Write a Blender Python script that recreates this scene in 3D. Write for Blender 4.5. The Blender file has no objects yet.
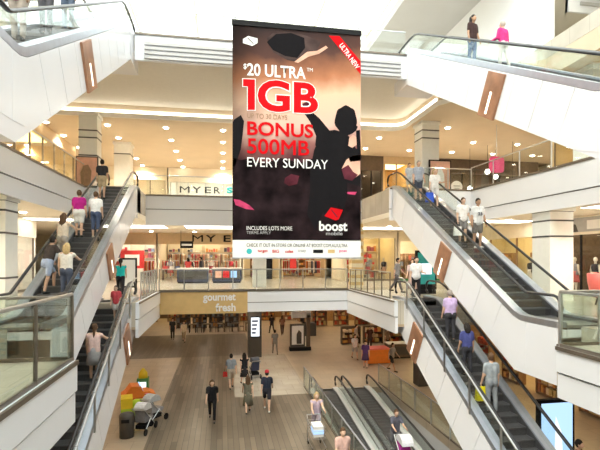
import bpy, bmesh, math, random
from mathutils import Vector, Matrix
R = random.Random(7)
PI = math.pi
scene = bpy.context.scene
C = scene.collection

# ------------------------------------------------------------------ camera, sky, sun, exposure
# building frame: x across the atrium, y along it (away from the viewer), z = 0 on the first floor
cam_d = bpy.data.cameras.new('camera'); cam = bpy.data.objects.new('camera', cam_d); C.objects.link(cam)
cam.location = (0, 0, 1.65); cam.rotation_euler = (PI/2, 0, -math.radians(9.8))
cam_d.sensor_width = 36; cam_d.lens = 27.0; cam_d.shift_y = 0.055; cam_d.clip_end = 300
scene.camera = cam
world = bpy.data.worlds.new('sky'); scene.world = world; world.use_nodes = True
bgn = world.node_tree.nodes['Background']; bgn.inputs[0].default_value = (0.82, 0.91, 1.0, 1); bgn.inputs[1].default_value = 5.2
sun_d = bpy.data.lights.new('sun', 'SUN'); sun_d.energy = 4.2; sun_d.angle = math.radians(25); sun_d.color = (1, 0.97, 0.92)
sun = bpy.data.objects.new('sun', sun_d); C.objects.link(sun); sun.location = (0, 0, 30)
sun.rotation_euler = (math.radians(30), math.radians(-24), 0)
scene.view_settings.view_transform = 'Standard'; scene.view_settings.look = 'None'
scene.view_settings.gamma = 1.0; scene.view_settings.use_curve_mapping = False
scene.view_settings.exposure = 0.32
scene.cycles.transparent_max_bounces = 32
scene.cycles.max_bounces = 10
scene.cycles.diffuse_bounces = 6
scene.cycles.caustics_reflective = False; scene.cycles.caustics_refractive = False

# ------------------------------------------------------------------ materials
M = {}
def mat(name, col, rough=0.5, metal=0.0, var=0.06, scale=6.0, bump=0.0, spec=0.5, emit=None, estr=0.0):
    m = bpy.data.materials.new(name); m.use_nodes = True; nt = m.node_tree; b = nt.nodes['Principled BSDF']
    b.inputs['Roughness'].default_value = rough; b.inputs['Metallic'].default_value = metal
    b.inputs['Specular IOR Level'].default_value = spec
    tc = nt.nodes.new('ShaderNodeTexCoord'); nz = nt.nodes.new('ShaderNodeTexNoise')
    nz.inputs['Scale'].default_value = scale; nz.inputs['Detail'].default_value = 4
    nt.links.new(tc.outputs['Object'], nz.inputs['Vector'])
    rp = nt.nodes.new('ShaderNodeValToRGB')
    lo = [max(0, c*(1-var)) for c in col]; hi = [min(1, c*(1+var)) for c in col]
    rp.color_ramp.elements[0].color = (*lo, 1); rp.color_ramp.elements[1].color = (*hi, 1)
    rp.color_ramp.elements[0].position = 0.3; rp.color_ramp.elements[1].position = 0.7
    nt.links.new(nz.outputs['Fac'], rp.inputs['Fac']); nt.links.new(rp.outputs['Color'], b.inputs['Base Color'])
    if bump:
        bp = nt.nodes.new('ShaderNodeBump'); bp.inputs['Strength'].default_value = bump; bp.inputs['Distance'].default_value = 0.02
        nt.links.new(nz.outputs['Fac'], bp.inputs['Height']); nt.links.new(bp.outputs['Normal'], b.inputs['Normal'])
    if emit:
        b.inputs['Emission Color'].default_value = (*emit, 1); b.inputs['Emission Strength'].default_value = estr
    M[name] = m
    return m
def glass(name, tint, refl=0.04, rough=0.02):
    """thin pane: straight-through light plus a Schlick reflection"""
    m = bpy.data.materials.new(name); m.use_nodes = True; nt = m.node_tree
    for n in list(nt.nodes): nt.nodes.remove(n)
    out = nt.nodes.new('ShaderNodeOutputMaterial'); mx = nt.nodes.new('ShaderNodeMixShader')
    t = nt.nodes.new('ShaderNodeBsdfTransparent'); g = nt.nodes.new('ShaderNodeBsdfGlossy')
    lw = nt.nodes.new('ShaderNodeLayerWeight'); lw.inputs[0].default_value = 0.5
    pw = nt.nodes.new('ShaderNodeMath'); pw.operation = 'POWER'; pw.inputs[1].default_value = 5.0
    mt = nt.nodes.new('ShaderNodeMath'); mt.operation = 'MULTIPLY_ADD'; mt.inputs[1].default_value = 0.6; mt.inputs[2].default_value = refl
    t.inputs[0].default_value = (*tint, 1); g.inputs['Roughness'].default_value = rough; g.inputs[0].default_value = (0.95, 0.97, 0.97, 1)
    nt.links.new(lw.outputs['Facing'], pw.inputs[0]); nt.links.new(pw.outputs[0], mt.inputs[0]); nt.links.new(mt.outputs[0], mx.inputs[0])
    nt.links.new(t.outputs[0], mx.inputs[1]); nt.links.new(g.outputs[0], mx.inputs[2]); nt.links.new(mx.outputs[0], out.inputs[0])
    M[name] = m
def emis(name, col, s):
    m = bpy.data.materials.new(name); m.use_nodes = True; nt = m.node_tree
    for n in list(nt.nodes): nt.nodes.remove(n)
    out = nt.nodes.new('ShaderNodeOutputMaterial'); e = nt.nodes.new('ShaderNodeEmission')
    e.inputs[0].default_value = (*col, 1); e.inputs[1].default_value = s
    nt.links.new(e.outputs[0], out.inputs[0]); M[name] = m
mat('white', (0.84, 0.86, 0.91), 0.35, var=0.015, scale=0.6)
mat('clad', (0.86, 0.87, 0.92), 0.22, var=0.02, scale=0.8)
mat('soffit', (0.74, 0.71, 0.64), 0.7, var=0.02)
mat('groove', (0.16, 0.16, 0.17), 0.6)
mat('ceil_warm', (0.68, 0.57, 0.42), 0.8, var=0.03, scale=1)
mat('ceil_light', (0.86, 0.80, 0.68), 0.8, var=0.02, scale=1)
mat('ceil_dark', (0.45, 0.34, 0.23), 0.8, var=0.04, scale=1)
mat('ceil_white', (0.86, 0.84, 0.78), 0.8, var=0.02, scale=1)
mat('ceil_grey', (0.52, 0.52, 0.53), 0.8, var=0.02, scale=1)
mat('cream', (0.80, 0.72, 0.55), 0.6, var=0.03)
mat('tan', (0.62, 0.47, 0.28), 0.6, var=0.05)
mat('column', (0.86, 0.87, 0.84), 0.3, var=0.02)
mat('band', (0.07, 0.07, 0.07), 0.4)
mat('steel', (0.55, 0.56, 0.57), 0.28, 1.0, var=0.05)
mat('brushed', (0.52, 0.55, 0.63), 0.33, 0.85, var=0.05)
mat('silver', (0.80, 0.82, 0.84), 0.35, 0.5, var=0.04)
mat('darksteel', (0.20, 0.20, 0.21), 0.35, 0.8, var=0.05)
mat('bronze', (0.20, 0.17, 0.14), 0.4, 0.6, var=0.06)
mat('rubber', (0.02, 0.02, 0.022), 0.35)
mat('step', (0.10, 0.10, 0.105), 0.45, 0.5, var=0.2, scale=30)
mat('copper', (0.43, 0.22, 0.13), 0.32, 0.45, var=0.25, scale=2.5)
mat('gold_fascia', (0.66, 0.46, 0.20), 0.5, var=0.06, scale=3)
mat('black', (0.012, 0.012, 0.014), 0.6, spec=0.15)
mat('charcoal', (0.06, 0.055, 0.05), 0.5)
mat('darkbrown', (0.11, 0.075, 0.05), 0.5, var=0.15)
mat('brown', (0.30, 0.18, 0.10), 0.5, var=0.15)
mat('printwhite', (0.86, 0.86, 0.86), 0.8, spec=0.05, var=0.01)
mat('printgrey', (0.45, 0.45, 0.46), 0.8, spec=0.05)
mat('printred', (0.60, 0.008, 0.013), 0.8, spec=0.05, var=0.02)
mat('printblack', (0.012, 0.011, 0.013), 0.8, spec=0.05)
mat('printmaroon', (0.10, 0.022, 0.035), 0.8, spec=0.05, var=0.5, scale=2)
mat('printdark', (0.075, 0.05, 0.048), 0.8, spec=0.05, var=0.4, scale=2)
mat('printcrowd', (0.017, 0.010, 0.012), 0.8, spec=0.05, var=0.9, scale=1.6)
mat('printpink', (0.55, 0.06, 0.16), 0.8, spec=0.05, var=0.4, scale=3)
mat('printpeach', (0.72, 0.42, 0.32), 0.8, spec=0.05, var=0.25, scale=2)
mat('teal', (0.03, 0.45, 0.48), 0.5)
mat('red', (0.60, 0.03, 0.03), 0.45)
mat('orange', (0.80, 0.22, 0.03), 0.5)
mat('lime', (0.45, 0.62, 0.05), 0.5)
mat('yellow', (0.80, 0.60, 0.03), 0.5)
mat('green', (0.06, 0.25, 0.08), 0.5)
mat('pink', (0.75, 0.08, 0.28), 0.5)
mat('navy', (0.03, 0.04, 0.09), 0.5)
mat('coral', (0.75, 0.16, 0.14), 0.5)
glass('glass', (0.94, 0.965, 0.955), 0.04)
glass('glass_green', (0.90, 0.945, 0.92), 0.05)
glass('roofglass', (0.80, 0.79, 0.74), 0.0, 0.3)
glass('shopglass', (0.95, 0.96, 0.95), 0.03)
emis('lamp', (1.0, 0.90, 0.74), 18.0)
emis('strip', (1.0, 0.90, 0.74), 2.2)
emis('cove', (1.0, 0.93, 0.78), 5.0)
emis('panel_warm', (1.0, 0.80, 0.50), 4.0)
emis('panel_gold', (1.0, 0.72, 0.30), 4.0)
emis('panel_white', (1.0, 0.93, 0.82), 5.0)
emis('screen', (0.45, 0.68, 1.0), 1.1)
emis('screen_white', (0.90, 0.95, 1.0), 1.2)

# ground floor: timber planks and stone tiles, far too thin to tell apart singly
def brickmat(name, c1, c2, mort, w, h, ms, rough, rot=0.0, var=0.35):
    m = bpy.data.materials.new(name); m.use_nodes = True; nt = m.node_tree; b = nt.nodes['Principled BSDF']
    tc = nt.nodes.new('ShaderNodeTexCoord'); mp = nt.nodes.new('ShaderNodeMapping'); mp.inputs['Rotation'].default_value = (0, 0, rot)
    br = nt.nodes.new('ShaderNodeTexBrick'); br.inputs['Color1'].default_value = (*c1, 1); br.inputs['Color2'].default_value = (*c2, 1)
    br.inputs['Mortar'].default_value = (*mort, 1); br.inputs['Scale'].default_value = 1.0
    br.inputs['Brick Width'].default_value = w; br.inputs['Row Height'].default_value = h; br.inputs['Mortar Size'].default_value = ms
    nt.links.new(tc.outputs['Object'], mp.inputs['Vector']); nt.links.new(mp.outputs[0], br.inputs['Vector'])
    nz = nt.nodes.new('ShaderNodeTexNoise'); nz.inputs['Scale'].default_value = 1.3; nz.inputs['Detail'].default_value = 5
    nt.links.new(mp.outputs[0], nz.inputs['Vector'])
    mx = nt.nodes.new('ShaderNodeMixRGB'); mx.blend_type = 'MULTIPLY'; mx.inputs[0].default_value = var
    nt.links.new(br.outputs['Color'], mx.inputs[1]); nt.links.new(nz.outputs['Fac'], mx.inputs[2])
    nt.links.new(mx.outputs[0], b.inputs['Base Color']); b.inputs['Roughness'].default_value = rough
    M[name] = m
brickmat('planks', (0.27, 0.215, 0.155), (0.15, 0.118, 0.085), (0.07, 0.055, 0.04), 2.4, 0.20, 0.008, 0.33, PI/2)
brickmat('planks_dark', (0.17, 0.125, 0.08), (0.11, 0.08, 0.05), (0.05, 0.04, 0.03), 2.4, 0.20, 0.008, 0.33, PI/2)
brickmat('tiles', (0.52, 0.42, 0.31), (0.47, 0.38, 0.28), (0.36, 0.29, 0.22), 0.9, 0.9, 0.012, 0.28)
brickmat('tiles_pale', (0.66, 0.60, 0.50), (0.62, 0.56, 0.47), (0.48, 0.43, 0.36), 0.9, 0.9, 0.012, 0.25)

def poster_mat():
    m = bpy.data.materials.new('poster_print'); m.use_nodes = True; nt = m.node_tree; b = nt.nodes['Principled BSDF']
    tc = nt.nodes.new('ShaderNodeTexCoord'); sp = nt.nodes.new('ShaderNodeSeparateXYZ'); nt.links.new(tc.outputs['Object'], sp.inputs[0])
    nz = nt.nodes.new('ShaderNodeTexNoise'); nz.inputs['Scale'].default_value = 0.9; nz.inputs['Detail'].default_value = 6
    nt.links.new(tc.outputs['Object'], nz.inputs['Vector'])
    def math_(op, a, bb):
        n = nt.nodes.new('ShaderNodeMath'); n.operation = op
        for i, v in enumerate((a, bb)):
            if isinstance(v, (int, float)): n.inputs[i].default_value = v
            else: nt.links.new(v, n.inputs[i])
        return n.outputs[0]
    h = math_('DIVIDE', sp.outputs[2], 7.32)
    h = math_('ADD', h, math_('MULTIPLY', math_('SUBTRACT', nz.outputs['Fac'], 0.5), 0.16))
    h = math_('ADD', h, math_('MULTIPLY', sp.outputs[0], -0.012))
    rp = nt.nodes.new('ShaderNodeValToRGB'); cr = rp.color_ramp
    stops = [(0.0, (0.012, 0.011, 0.013)), (0.32, (0.012, 0.011, 0.013)), (0.40, (0.07, 0.02, 0.03)), (0.46, (0.30, 0.13, 0.12)), (0.54, (0.74, 0.47, 0.40)),
             (0.66, (0.80, 0.52, 0.37)), (0.76, (0.46, 0.19, 0.10)), (0.86, (0.10, 0.05, 0.042)), (1.0, (0.022, 0.02, 0.023))]
    cr.elements[0].position = 0; cr.elements[0].color = (*stops[0][1], 1); cr.elements[1].position = 1; cr.elements[1].color = (*stops[-1][1], 1)
    for p, c in stops[1:-1]:
        e = cr.elements.new(p); e.color = (*c, 1)
    nt.links.new(h, rp.inputs['Fac'])
    # the left margin of the printed picture is darker
    vg = nt.nodes.new('ShaderNodeMapRange'); vg.inputs['From Min'].default_value = 0.0; vg.inputs['From Max'].default_value = 1.1
    vg.inputs['To Min'].default_value = 0.30; vg.inputs['To Max'].default_value = 1.0
    nt.links.new(math_('ADD', sp.outputs[0], math_('MULTIPLY', math_('SUBTRACT', nz.outputs['Fac'], 0.5), 1.2)), vg.inputs['Value'])
    mx = nt.nodes.new('ShaderNodeMixRGB'); mx.blend_type = 'MULTIPLY'; mx.inputs[0].default_value = 1
    nt.links.new(rp.outputs[0], mx.inputs[1]); nt.links.new(vg.outputs[0], mx.inputs[2])
    nt.links.new(mx.outputs[0], b.inputs['Base Color']); b.inputs['Roughness'].default_value = 0.55
    b.inputs['Specular IOR Level'].default_value = 0.05
    M['poster_print'] = m
poster_mat()

# ------------------------------------------------------------------ mesh helpers
def V(*a): return Vector(a)
class MB:
    def __init__(s): s.v = []; s.f = []; s.m = []
    def add(s, vs, fs, mi=0):
        o = len(s.v); s.v += [tuple(p) for p in vs]; s.f += [tuple(i+o for i in f) for f in fs]; s.m += [mi]*len(fs)
    def box(s, x0, x1, y0, y1, z0, z1, mi=0):
        if x0 > x1: x0, x1 = x1, x0
        if y0 > y1: y0, y1 = y1, y0
        s.add([(x0,y0,z0),(x1,y0,z0),(x1,y1,z0),(x0,y1,z0),(x0,y0,z1),(x1,y0,z1),(x1,y1,z1),(x0,y1,z1)],
              [(0,3,2,1),(4,5,6,7),(0,1,5,4),(1,2,6,5),(2,3,7,6),(3,0,4,7)], mi)
        return s
    def hexa(s, q, mi=0):           # 8 corners: bottom four, top four
        s.add(q, [(0,3,2,1),(4,5,6,7),(0,1,5,4),(1,2,6,5),(2,3,7,6),(3,0,4,7)], mi); return s
    def prism(s, poly, z0, z1, mi=0):   # polygon in xy, extruded in z
        n = len(poly)
        s.add([(x,y,z0) for x,y in poly]+[(x,y,z1) for x,y in poly],
              [tuple(range(n-1,-1,-1)), tuple(range(n,2*n))]+[(i,(i+1)%n,n+(i+1)%n,n+i) for i in range(n)], mi); return s
    def slabxz(s, poly, y0, y1, mi=0):  # polygon in xz, extruded in y
        n = len(poly)
        s.add([(x,y0,z) for x,z in poly]+[(x,y1,z) for x,z in poly],
              [tuple(range(n)), tuple(range(2*n-1,n-1,-1))]+[(i,n+i,n+(i+1)%n,(i+1)%n) for i in range(n)], mi); return s
    def slabyz(s, poly, x0, x1, mi=0):  # polygon in yz, extruded in x
        n = len(poly)
        s.add([(x0,y,z) for y,z in poly]+[(x1,y,z) for y,z in poly],
              [tuple(range(n-1,-1,-1)), tuple(range(n,2*n))]+[(i,(i+1)%n,n+(i+1)%n,n+i) for i in range(n)], mi); return s
    def tube(s, pts, r, n=6, closed=False, mi=0, flat=1.0):
        pts = [Vector(p) for p in pts]; k = len(pts); vs = []; fs = []
        rr = r if isinstance(r, (list, tuple)) else [r]*k
        for i, p in enumerate(pts):
            a = pts[i-1] if (i > 0 or closed) else p; b = pts[(i+1) % k] if (i < k-1 or closed) else p
            t = (b-a).normalized() if (b-a).length > 1e-9 else V(0,0,1)
            up = V(0,0,1) if abs(t.z) < 0.95 else V(0,1,0)
            u = t.cross(up).normalized(); w = u.cross(t)
            for j in range(n):
                an = 2*PI*j/n + PI/n
                vs.append(p + u*math.cos(an)*rr[i] + w*math.sin(an)*rr[i]*flat)
        for i in range(k if closed else k-1):
            for j in range(n):
                a = i*n+j; b = i*n+(j+1) % n; c = ((i+1) % k)*n
                fs.append((a, b, c+(j+1) % n, c+j))
        if not closed:
            fs += [tuple(range(n-1,-1,-1)), tuple((k-1)*n+j for j in range(n))]
        s.add(vs, fs, mi); return s
    def lathe(s, prof, n=12, c=(0,0,0), mi=0, sx=1.0, sy=1.0):
        vs = []; fs = []
        for r, z in prof:
            for j in range(n):
                a = 2*PI*j/n; vs.append((c[0]+r*math.cos(a)*sx, c[1]+r*math.sin(a)*sy, c[2]+z))
        k = len(prof)
        for i in range(k-1):
            for j in range(n): fs.append((i*n+j, i*n+(j+1) % n, (i+1)*n+(j+1) % n, (i+1)*n+j))
        fs += [tuple(range(n-1,-1,-1)), tuple((k-1)*n+j for j in range(n))]
        s.add(vs, fs, mi); return s
    def ball(s, c, r, n=10, m=6, sc=(1,1,1), mi=0):
        return s.lathe([(max(1e-4, r*math.sin(PI*i/m)), -r*math.cos(PI*i/m)*sc[2]) for i in range(m+1)], n, c, mi, sc[0], sc[1])
    def cap(s, p0, r0, p1, r1, n=10, mi=0):    # tapered capsule
        p0 = Vector(p0); p1 = Vector(p1); d = p1-p0; t = d.normalized() if d.length > 1e-6 else V(0,0,1)
        ring = [(p0-t*r0, 1e-3), (p0-t*r0*0.7, r0*0.7), (p0, r0), (p1, r1), (p1+t*r1*0.7, r1*0.7), (p1+t*r1, 1e-3)]
        up = V(0,0,1) if abs(t.z) < 0.9 else V(0,1,0)
        u = t.cross(up).normalized(); w = u.cross(t); vs = []; fs = []
        for p, r in ring:
            for j in range(n):
                a = 2*PI*j/n; vs.append(p+u*math.cos(a)*r+w*math.sin(a)*r)
        for i in range(len(ring)-1):
            for j in range(n): fs.append((i*n+j, i*n+(j+1) % n, (i+1)*n+(j+1) % n, (i+1)*n+j))
        fs += [tuple(range(n-1,-1,-1)), tuple((len(ring)-1)*n+j for j in range(n))]
        s.add(vs, fs, mi); return s
    def mesh(s, name, off=(0,0,0)):
        me = bpy.data.meshes.new(name); me.from_pydata([(x-off[0], y-off[1], z-off[2]) for x, y, z in s.v], [], s.f)
        return me
    def build(s, name, mats, parent=None, smooth=False, local=False, loc=None):
        """loc: own origin for a thing that is one mesh; local: coordinates are already the parent's"""
        off = (0,0,0)
        if parent is not None and not local: off = origin(parent)
        if loc is not None: off = loc
        me = s.mesh(name, off)
        for mm in (mats if isinstance(mats, (list, tuple)) else [mats]): me.materials.append(M[mm] if isinstance(mm, str) else mm)
        if any(s.m): me.polygons.foreach_set('material_index', s.m)
        if smooth: me.shade_smooth()
        bm = bmesh.new(); bm.from_mesh(me); bmesh.ops.recalc_face_normals(bm, faces=bm.faces); bm.to_mesh(me); bm.free()
        o = bpy.data.objects.new(name, me); C.objects.link(o)
        if loc is not None: o.location = loc
        if parent is not None: o.parent = parent
        return o
def origin(o):
    p = Vector(o.location)
    while o.parent is not None: o = o.parent; p = p + Vector(o.location)
    return p
def put(name, me, parent, loc=(0,0,0), rot=None):   # another object on shared mesh data
    o = bpy.data.objects.new(name, me); C.objects.link(o); o.parent = parent; o.location = loc
    if rot: o.rotation_euler = rot
    return o
def tag(o, label=None, cat=None, group=None, kind=None):
    if label: o['label'] = label
    if cat: o['category'] = cat
    if group: o['group'] = group
    if kind: o['kind'] = kind
    return o
def thing(name, label, cat, loc=(0,0,0), rz=0.0, group=None):
    o = bpy.data.objects.new(name, None); C.objects.link(o); o.empty_display_size = 0.2
    o.location = loc; o.rotation_euler = (0, 0, rz)
    return tag(o, label, cat, group)
def struct(name, mb, mats, label=None, smooth=False):
    return tag(mb.build(name, mats, smooth=smooth), label, kind='structure')
def text_mesh(txt, w, h, bold=0.0, shear=0.0):
    """mesh of flat lettering fitted to w x h, origin at lower left, in the xy plane"""
    if 'M' in txt: bold = 0.0     # widened strokes of this letter would cross
    cu = bpy.data.curves.new('lettering', 'FONT'); cu.body = txt; cu.size = 1.0; cu.offset = bold; cu.resolution_u = 4
    ob = bpy.data.objects.new('lettering', cu); C.objects.link(ob)
    dg = bpy.context.evaluated_depsgraph_get(); ev = ob.evaluated_get(dg)
    me = bpy.data.meshes.new_from_object(ev)
    bpy.data.objects.remove(ob); bpy.data.curves.remove(cu)
    xs = [v.co.x for v in me.vertices]; ys = [v.co.y for v in me.vertices]
    x0, x1, y0, y1 = min(xs), max(xs), min(ys), max(ys)
    for v in me.vertices:
        y = (v.co.y-y0)/(y1-y0)*h
        v.co = ((v.co.x-x0)/(x1-x0)*w + shear*y, y, 0)
    me.materials.clear()
    return me
TEXT_CACHE = {}
def lettering(txt, w, h, material, parent, loc, rz=0.0, bold=0.0, roll=0.0, shear=0.0, name='lettering', thick=0.0):
    """upright flat lettering facing local -y of its parent; loc is local lower-left"""
    me = text_mesh(txt, w, h, bold, shear)
    me.materials.append(M[material])
    o = bpy.data.objects.new(name, me); C.objects.link(o); o.parent = parent
    o.matrix_local = Matrix.Translation(loc) @ Matrix.Rotation(rz, 4, 'Z') @ Matrix.Rotation(PI/2, 4, 'X') @ Matrix.Rotation(roll, 4, 'Z')
    if thick:
        md = o.modifiers.new('thickness', 'SOLIDIFY'); md.thickness = thick; md.offset = 0
    return o

# ------------------------------------------------------------------ structure: slabs, ceilings, walls
L0, L1, L2, L3 = -5.0, 0.0, 5.0, 10.0
PIT = (4.25, 8.15, 8.0, 22.2)      # opening of the moving walks in the ground floor
def rects(name, rs, z0, z1, m, label):
    b = MB()
    for r in rs: b.box(*r, z0, z1)
    return struct(name, b, m, label)
# ground floor, in fields of stone and timber
def fields(name, rs, m, label): return rects(name, rs, L0-0.3, L0, m, label)
fields('floor', [(-16, -2.7, -8, 31), (4.25, 24, 22.2, 31), (8.15, 24, -8, 22.2), (4.25, 8.15, -8, 8), (-16, 24, 40, 52)], 'tiles', 'beige stone floor of the ground level')
fields('floor_timber', [(-2.7, 4.25, -8, 21.7), (-2.7, 0.6, 21.7, 31)], 'planks', 'grey-brown timber plank strip along the ground level')
fields('floor_pale', [(0.6, 4.25, 21.7, 31)], 'tiles_pale', 'pale tiled field at the head of the moving walks')
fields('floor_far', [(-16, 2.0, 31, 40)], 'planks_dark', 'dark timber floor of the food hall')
fields('floor_side', [(2.0, 24, 31, 40)], 'tiles', 'beige stone floor beyond the information totem')
b = MB(); x0, x1, y0, y1 = PIT
b.box(x0-0.2, x0, y0, y1, -9.2, L0-0.3); b.box(x1, x1+0.2, y0, y1, -9.2, L0-0.3); b.box(x0-0.2, x1+0.2, y1, y1+0.2, -9.2, L0-0.3)
b.box(x0-0.2, x1+0.2, y0-6, y1+0.2, -9.5, -9.2)
struct('wall_pit', b, 'ceil_grey', 'grey walls of the moving walk pit')
# first floor
S1 = [(-16,24,23.2,52), (-16,-3.16,17.4,23.2), (-16,-5.75,7.9,17.4), (-16,-2.44,-8,7.9), (-5.75,-4.9,7.9,11.4), (6.65,24,16.4,23.2), (9.75,24,7.6,16.4), (6.27,24,-8,7.6), (8.5,9.75,7.6,9.5), (-2.44,6.27,-8,1.0)]
rects('floor_first', S1, -0.9, L1, 'tiles_pale', 'pale tiled floor slab of the first floor')
rects('ceiling_ground', S1, -1.0, -0.9, 'ceil_dark', 'tan ceiling over the ground level')
S2 = [(-16,24,25,42), (-16,-4.0,22.6,25), (-16,-6.5,-8,22.6), (-16,-3.25,-8,6.9), (7.9,24,20.6,25), (12.25,24,-8,20.6), (7.45,24,-8,6.8)]
rects('floor_second', S2, 3.85, L2, 'tiles_pale', 'pale tiled floor slab of the second floor')
rects('ceiling_first', S2, 3.6, 3.85, 'ceil_light', 'cream ceiling over the first floor')
S3 = [(-16,24,17.6,42), (-16,-7.0,-8,17.6), (12.4,24,-8,17.6)]
rects('floor_third', S3, 9.4, L3, 'tiles_pale', 'pale floor slab of the third floor')
rects('ceiling_recess', [(-16,11.9,17.62,24.6)], 9.3, 9.4, 'soffit', 'raised soffit with a curved corner under the third floor')
# lower warm ceiling with the curved cove corner
arc = [(9.0+0.8*math.cos(a), 22.85+0.8*math.sin(a)) for a in [PI/2*(1-i/6) for i in range(7)]]
poly = [(-16,42),(-16,23.75),(-9.2,23.7)] + arc + [(9.8,19.3),(11.75,16.4),(12.4,15.6),(12.4,-8),(24,-8),(24,42)]
b = MB(); b.prism(poly, 8.65, 9.39); struct('ceiling_second', b, 'ceil_warm', 'warm tan ceiling with downlights over the second floor')
b = MB(); b.box(-16,-7.0,-8,17.6,8.65,9.39); b.box(-16,-9.2,17.6,23.7,8.65,9.39); struct('ceiling_side', b, 'ceil_warm', 'tan ceiling over the left gallery')
# cove: white upstand and a light strip along its foot
def ribbon(line, zlo, zhi, th):
    b = MB()
    for (ax, ay), (bx, by) in zip(line, line[1:]):
        d = V(bx-ax, by-ay, 0).normalized(); n = V(d.y, -d.x, 0)*th
        q = [V(ax,ay,zlo), V(bx,by,zlo), V(bx,by,zlo)+n, V(ax,ay,zlo)+n]
        b.hexa(q + [p+V(0,0,zhi-zlo) for p in q])
    return b
cove = [(-9.2,23.7)] + arc + [(9.8,19.3),(11.75,16.4)]
struct('trim_1', ribbon(cove, 8.65, 8.86, 0.10), 'ceil_white', 'white lip of the ceiling cove')
c2 = [(x, y+0.10) for x, y in cove[:-2]]
cv = MB(); 
tag(ribbon([(-9.2,23.66)]+[(x-0.02,y-0.03) for x,y in arc]+[(9.76,19.4)], 8.90, 9.02, 0.05).build('cove_light', 'cove'), 'warm white light line running along the ceiling cove under the third floor', 'cove light')
# upper ceilings above the third floor: a glazed roof of cream framed panes, solid only at the sides
t = thing('glazed_roof', 'glazed roof of large pale panes between cream beams above the third floor', 'skylight', (2.5, 12, 15.6))
for x in [-12+3.5*i for i in range(9)]: MB().box(x-0.06,x+0.06,-8,42,15.6,15.9).build('beam','ceil_white',t)
ys = [-8+5.0*i for i in range(11)]
for y in ys: MB().box(-12,16,y-0.06,y+0.06,15.55,15.9).build('purlin','ceil_white',t)
pane_me = MB().box(-1.7,1.7,-2.45,2.45,0,0.02).mesh('roof_pane'); pane_me.materials.append(M['roofglass'])
for i in range(8):
    for y0_, y1_ in zip(ys, ys[1:]): put('roof_pane', pane_me, t, (-12+3.5*i+1.75-2.5, (y0_+y1_)/2-12, 0.15))
b = MB(); b.box(9.2,13.1,17.7,40,14.9,15.4); struct('ceiling_dropped', b, 'ceil_grey', 'dropped grey ceiling above the third floor')
b = MB(); b.box(13.1,13.4,17.5,40,10,15.4); struct('wall_upper', b, 'white', 'tall white wall beyond the top right escalator')
b = MB()
for k in range(3): b.box(13.4+0.32*k,13.55+0.32*k,17.35,17.7,10,15.5)
b.box(13.4,14.4,17.6,17.8,10,15.5); struct('trim_90', b, 'white', 'white vertical ribs at the end of the tall wall')
b = MB(); b.prism([(14.4,17.7),(15.2,17.7),(16.4,19.2),(24,19.2),(24,23),(14.4,23)],13.5,13.7); struct('ceiling_upper', b, 'soffit', 'beige soffit at the top right')
o_ = MB(); o_.hexa([(15.2,17.7,13.5),(16.4,19.2,13.5),(16.4,19.35,13.5),(15.05,17.7,13.5),(15.2,17.7,15.4),(16.4,19.2,15.4),(16.4,19.35,15.4),(15.05,17.7,15.4)]); o_.box(16.4,24,19.1,19.2,13.5,15.4)
o_ = struct('trim_91', o_, 'white', 'white upstand above the beige soffit')
for z in (13.85,14.2,14.55): MB().box(17.0,20.5,19.02,19.1,z,z+0.14).build('louvre','ceil_grey',o_)
b = MB(); b.box(14.4,24,23,23.2,10,13.7); struct('wall_rear', b, 'cream', 'tan wall under the beige soffit')
b = MB(); b.box(-16,-12.1,-8,42,15.6,15.9); b.box(16.1,24,-8,42,15.6,15.9); struct('ceiling_roof', b, 'ceil_white', 'solid roof beside the glazing')
# outer walls
b = MB(); b.box(-16.3,-16,-8,52,-5.3,15.9); struct('wall_left', b, 'cream', 'cream outer wall on the left')
b = MB(); b.box(24,24.3,-8,52,-5.3,15.9); struct('wall_right', b, 'cream', 'cream outer wall on the right')
b = MB(); b.box(-16,24,42,42.3,0,15.9); b.box(-16,24,52,52.3,-5.3,0); struct('wall_back', b, 'cream', 'cream outer wall at the back')

b = MB(); b.box(-16,24,-8.3,-8,-5.3,15.9); struct('wall_blocker', b, 'ceil_white', 'added cream wall blocking sky light behind the viewer')  # unseen wall added to keep sky light off surfaces facing the viewer

# balcony fascias: an upper and a set-back lower band with a shadow groove between
NTR = [1]
def fascia(p0, p1, n, zt, zb, zg, m='white', label=None, louvres=None):
    NTR[0] += 1
    p0 = V(p0[0],p0[1],0); p1 = V(p1[0],p1[1],0); n = V(n[0],n[1],0); b = MB()
    def bar(z0, z1, o, mi):
        q = [p0+n*0.0, p1+n*0.0, p1+n*o, p0+n*o]
        b.hexa([a+V(0,0,z0) for a in q]+[a+V(0,0,z1) for a in q], mi)
    if zg is None: bar(zb, zt-0.06, 0.12, 0)
    else:
        bar(zg+0.02, zt-0.06, 0.14, 0); bar(zb, zg-0.02, 0.11, 0); bar(zg-0.02, zg+0.02, 0.06, 1)
    bar(zt-0.055, zt-0.0, 0.145, 0); q = [p0+n*0.125, p1+n*0.125, p1+n*0.165, p0+n*0.165]; b.hexa([a+V(0,0,zt-0.055) for a in q]+[a+V(0,0,zt+0.012) for a in q], 2)
    o = struct('trim_%d' % NTR[0], b, [m, 'groove', 'bronze'], label)
    if louvres:
        a0, a1, zs = louvres
        for z in zs:
            c = MB(); d = (p1-p0).normalized()
            q0 = p0+d*a0; q1 = p0+d*a1
            q = [q0+n*0.10, q1+n*0.10, q1+n*0.22, q0+n*0.22]
            c.hexa([a+V(0,0,z) for a in q]+[a+V(0,0,z+0.10)+n*0.0 for a in q]); c.build('louvre', 'ceil_grey', o)
    return o
fascia((-3.2,17.6),(7.5,17.6),(0,-1), 10.0, 9.0, None, label='white front edge of the third floor above the banner', louvres=(0.35,10.4,[9.05,9.22,9.39,9.56]))
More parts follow.
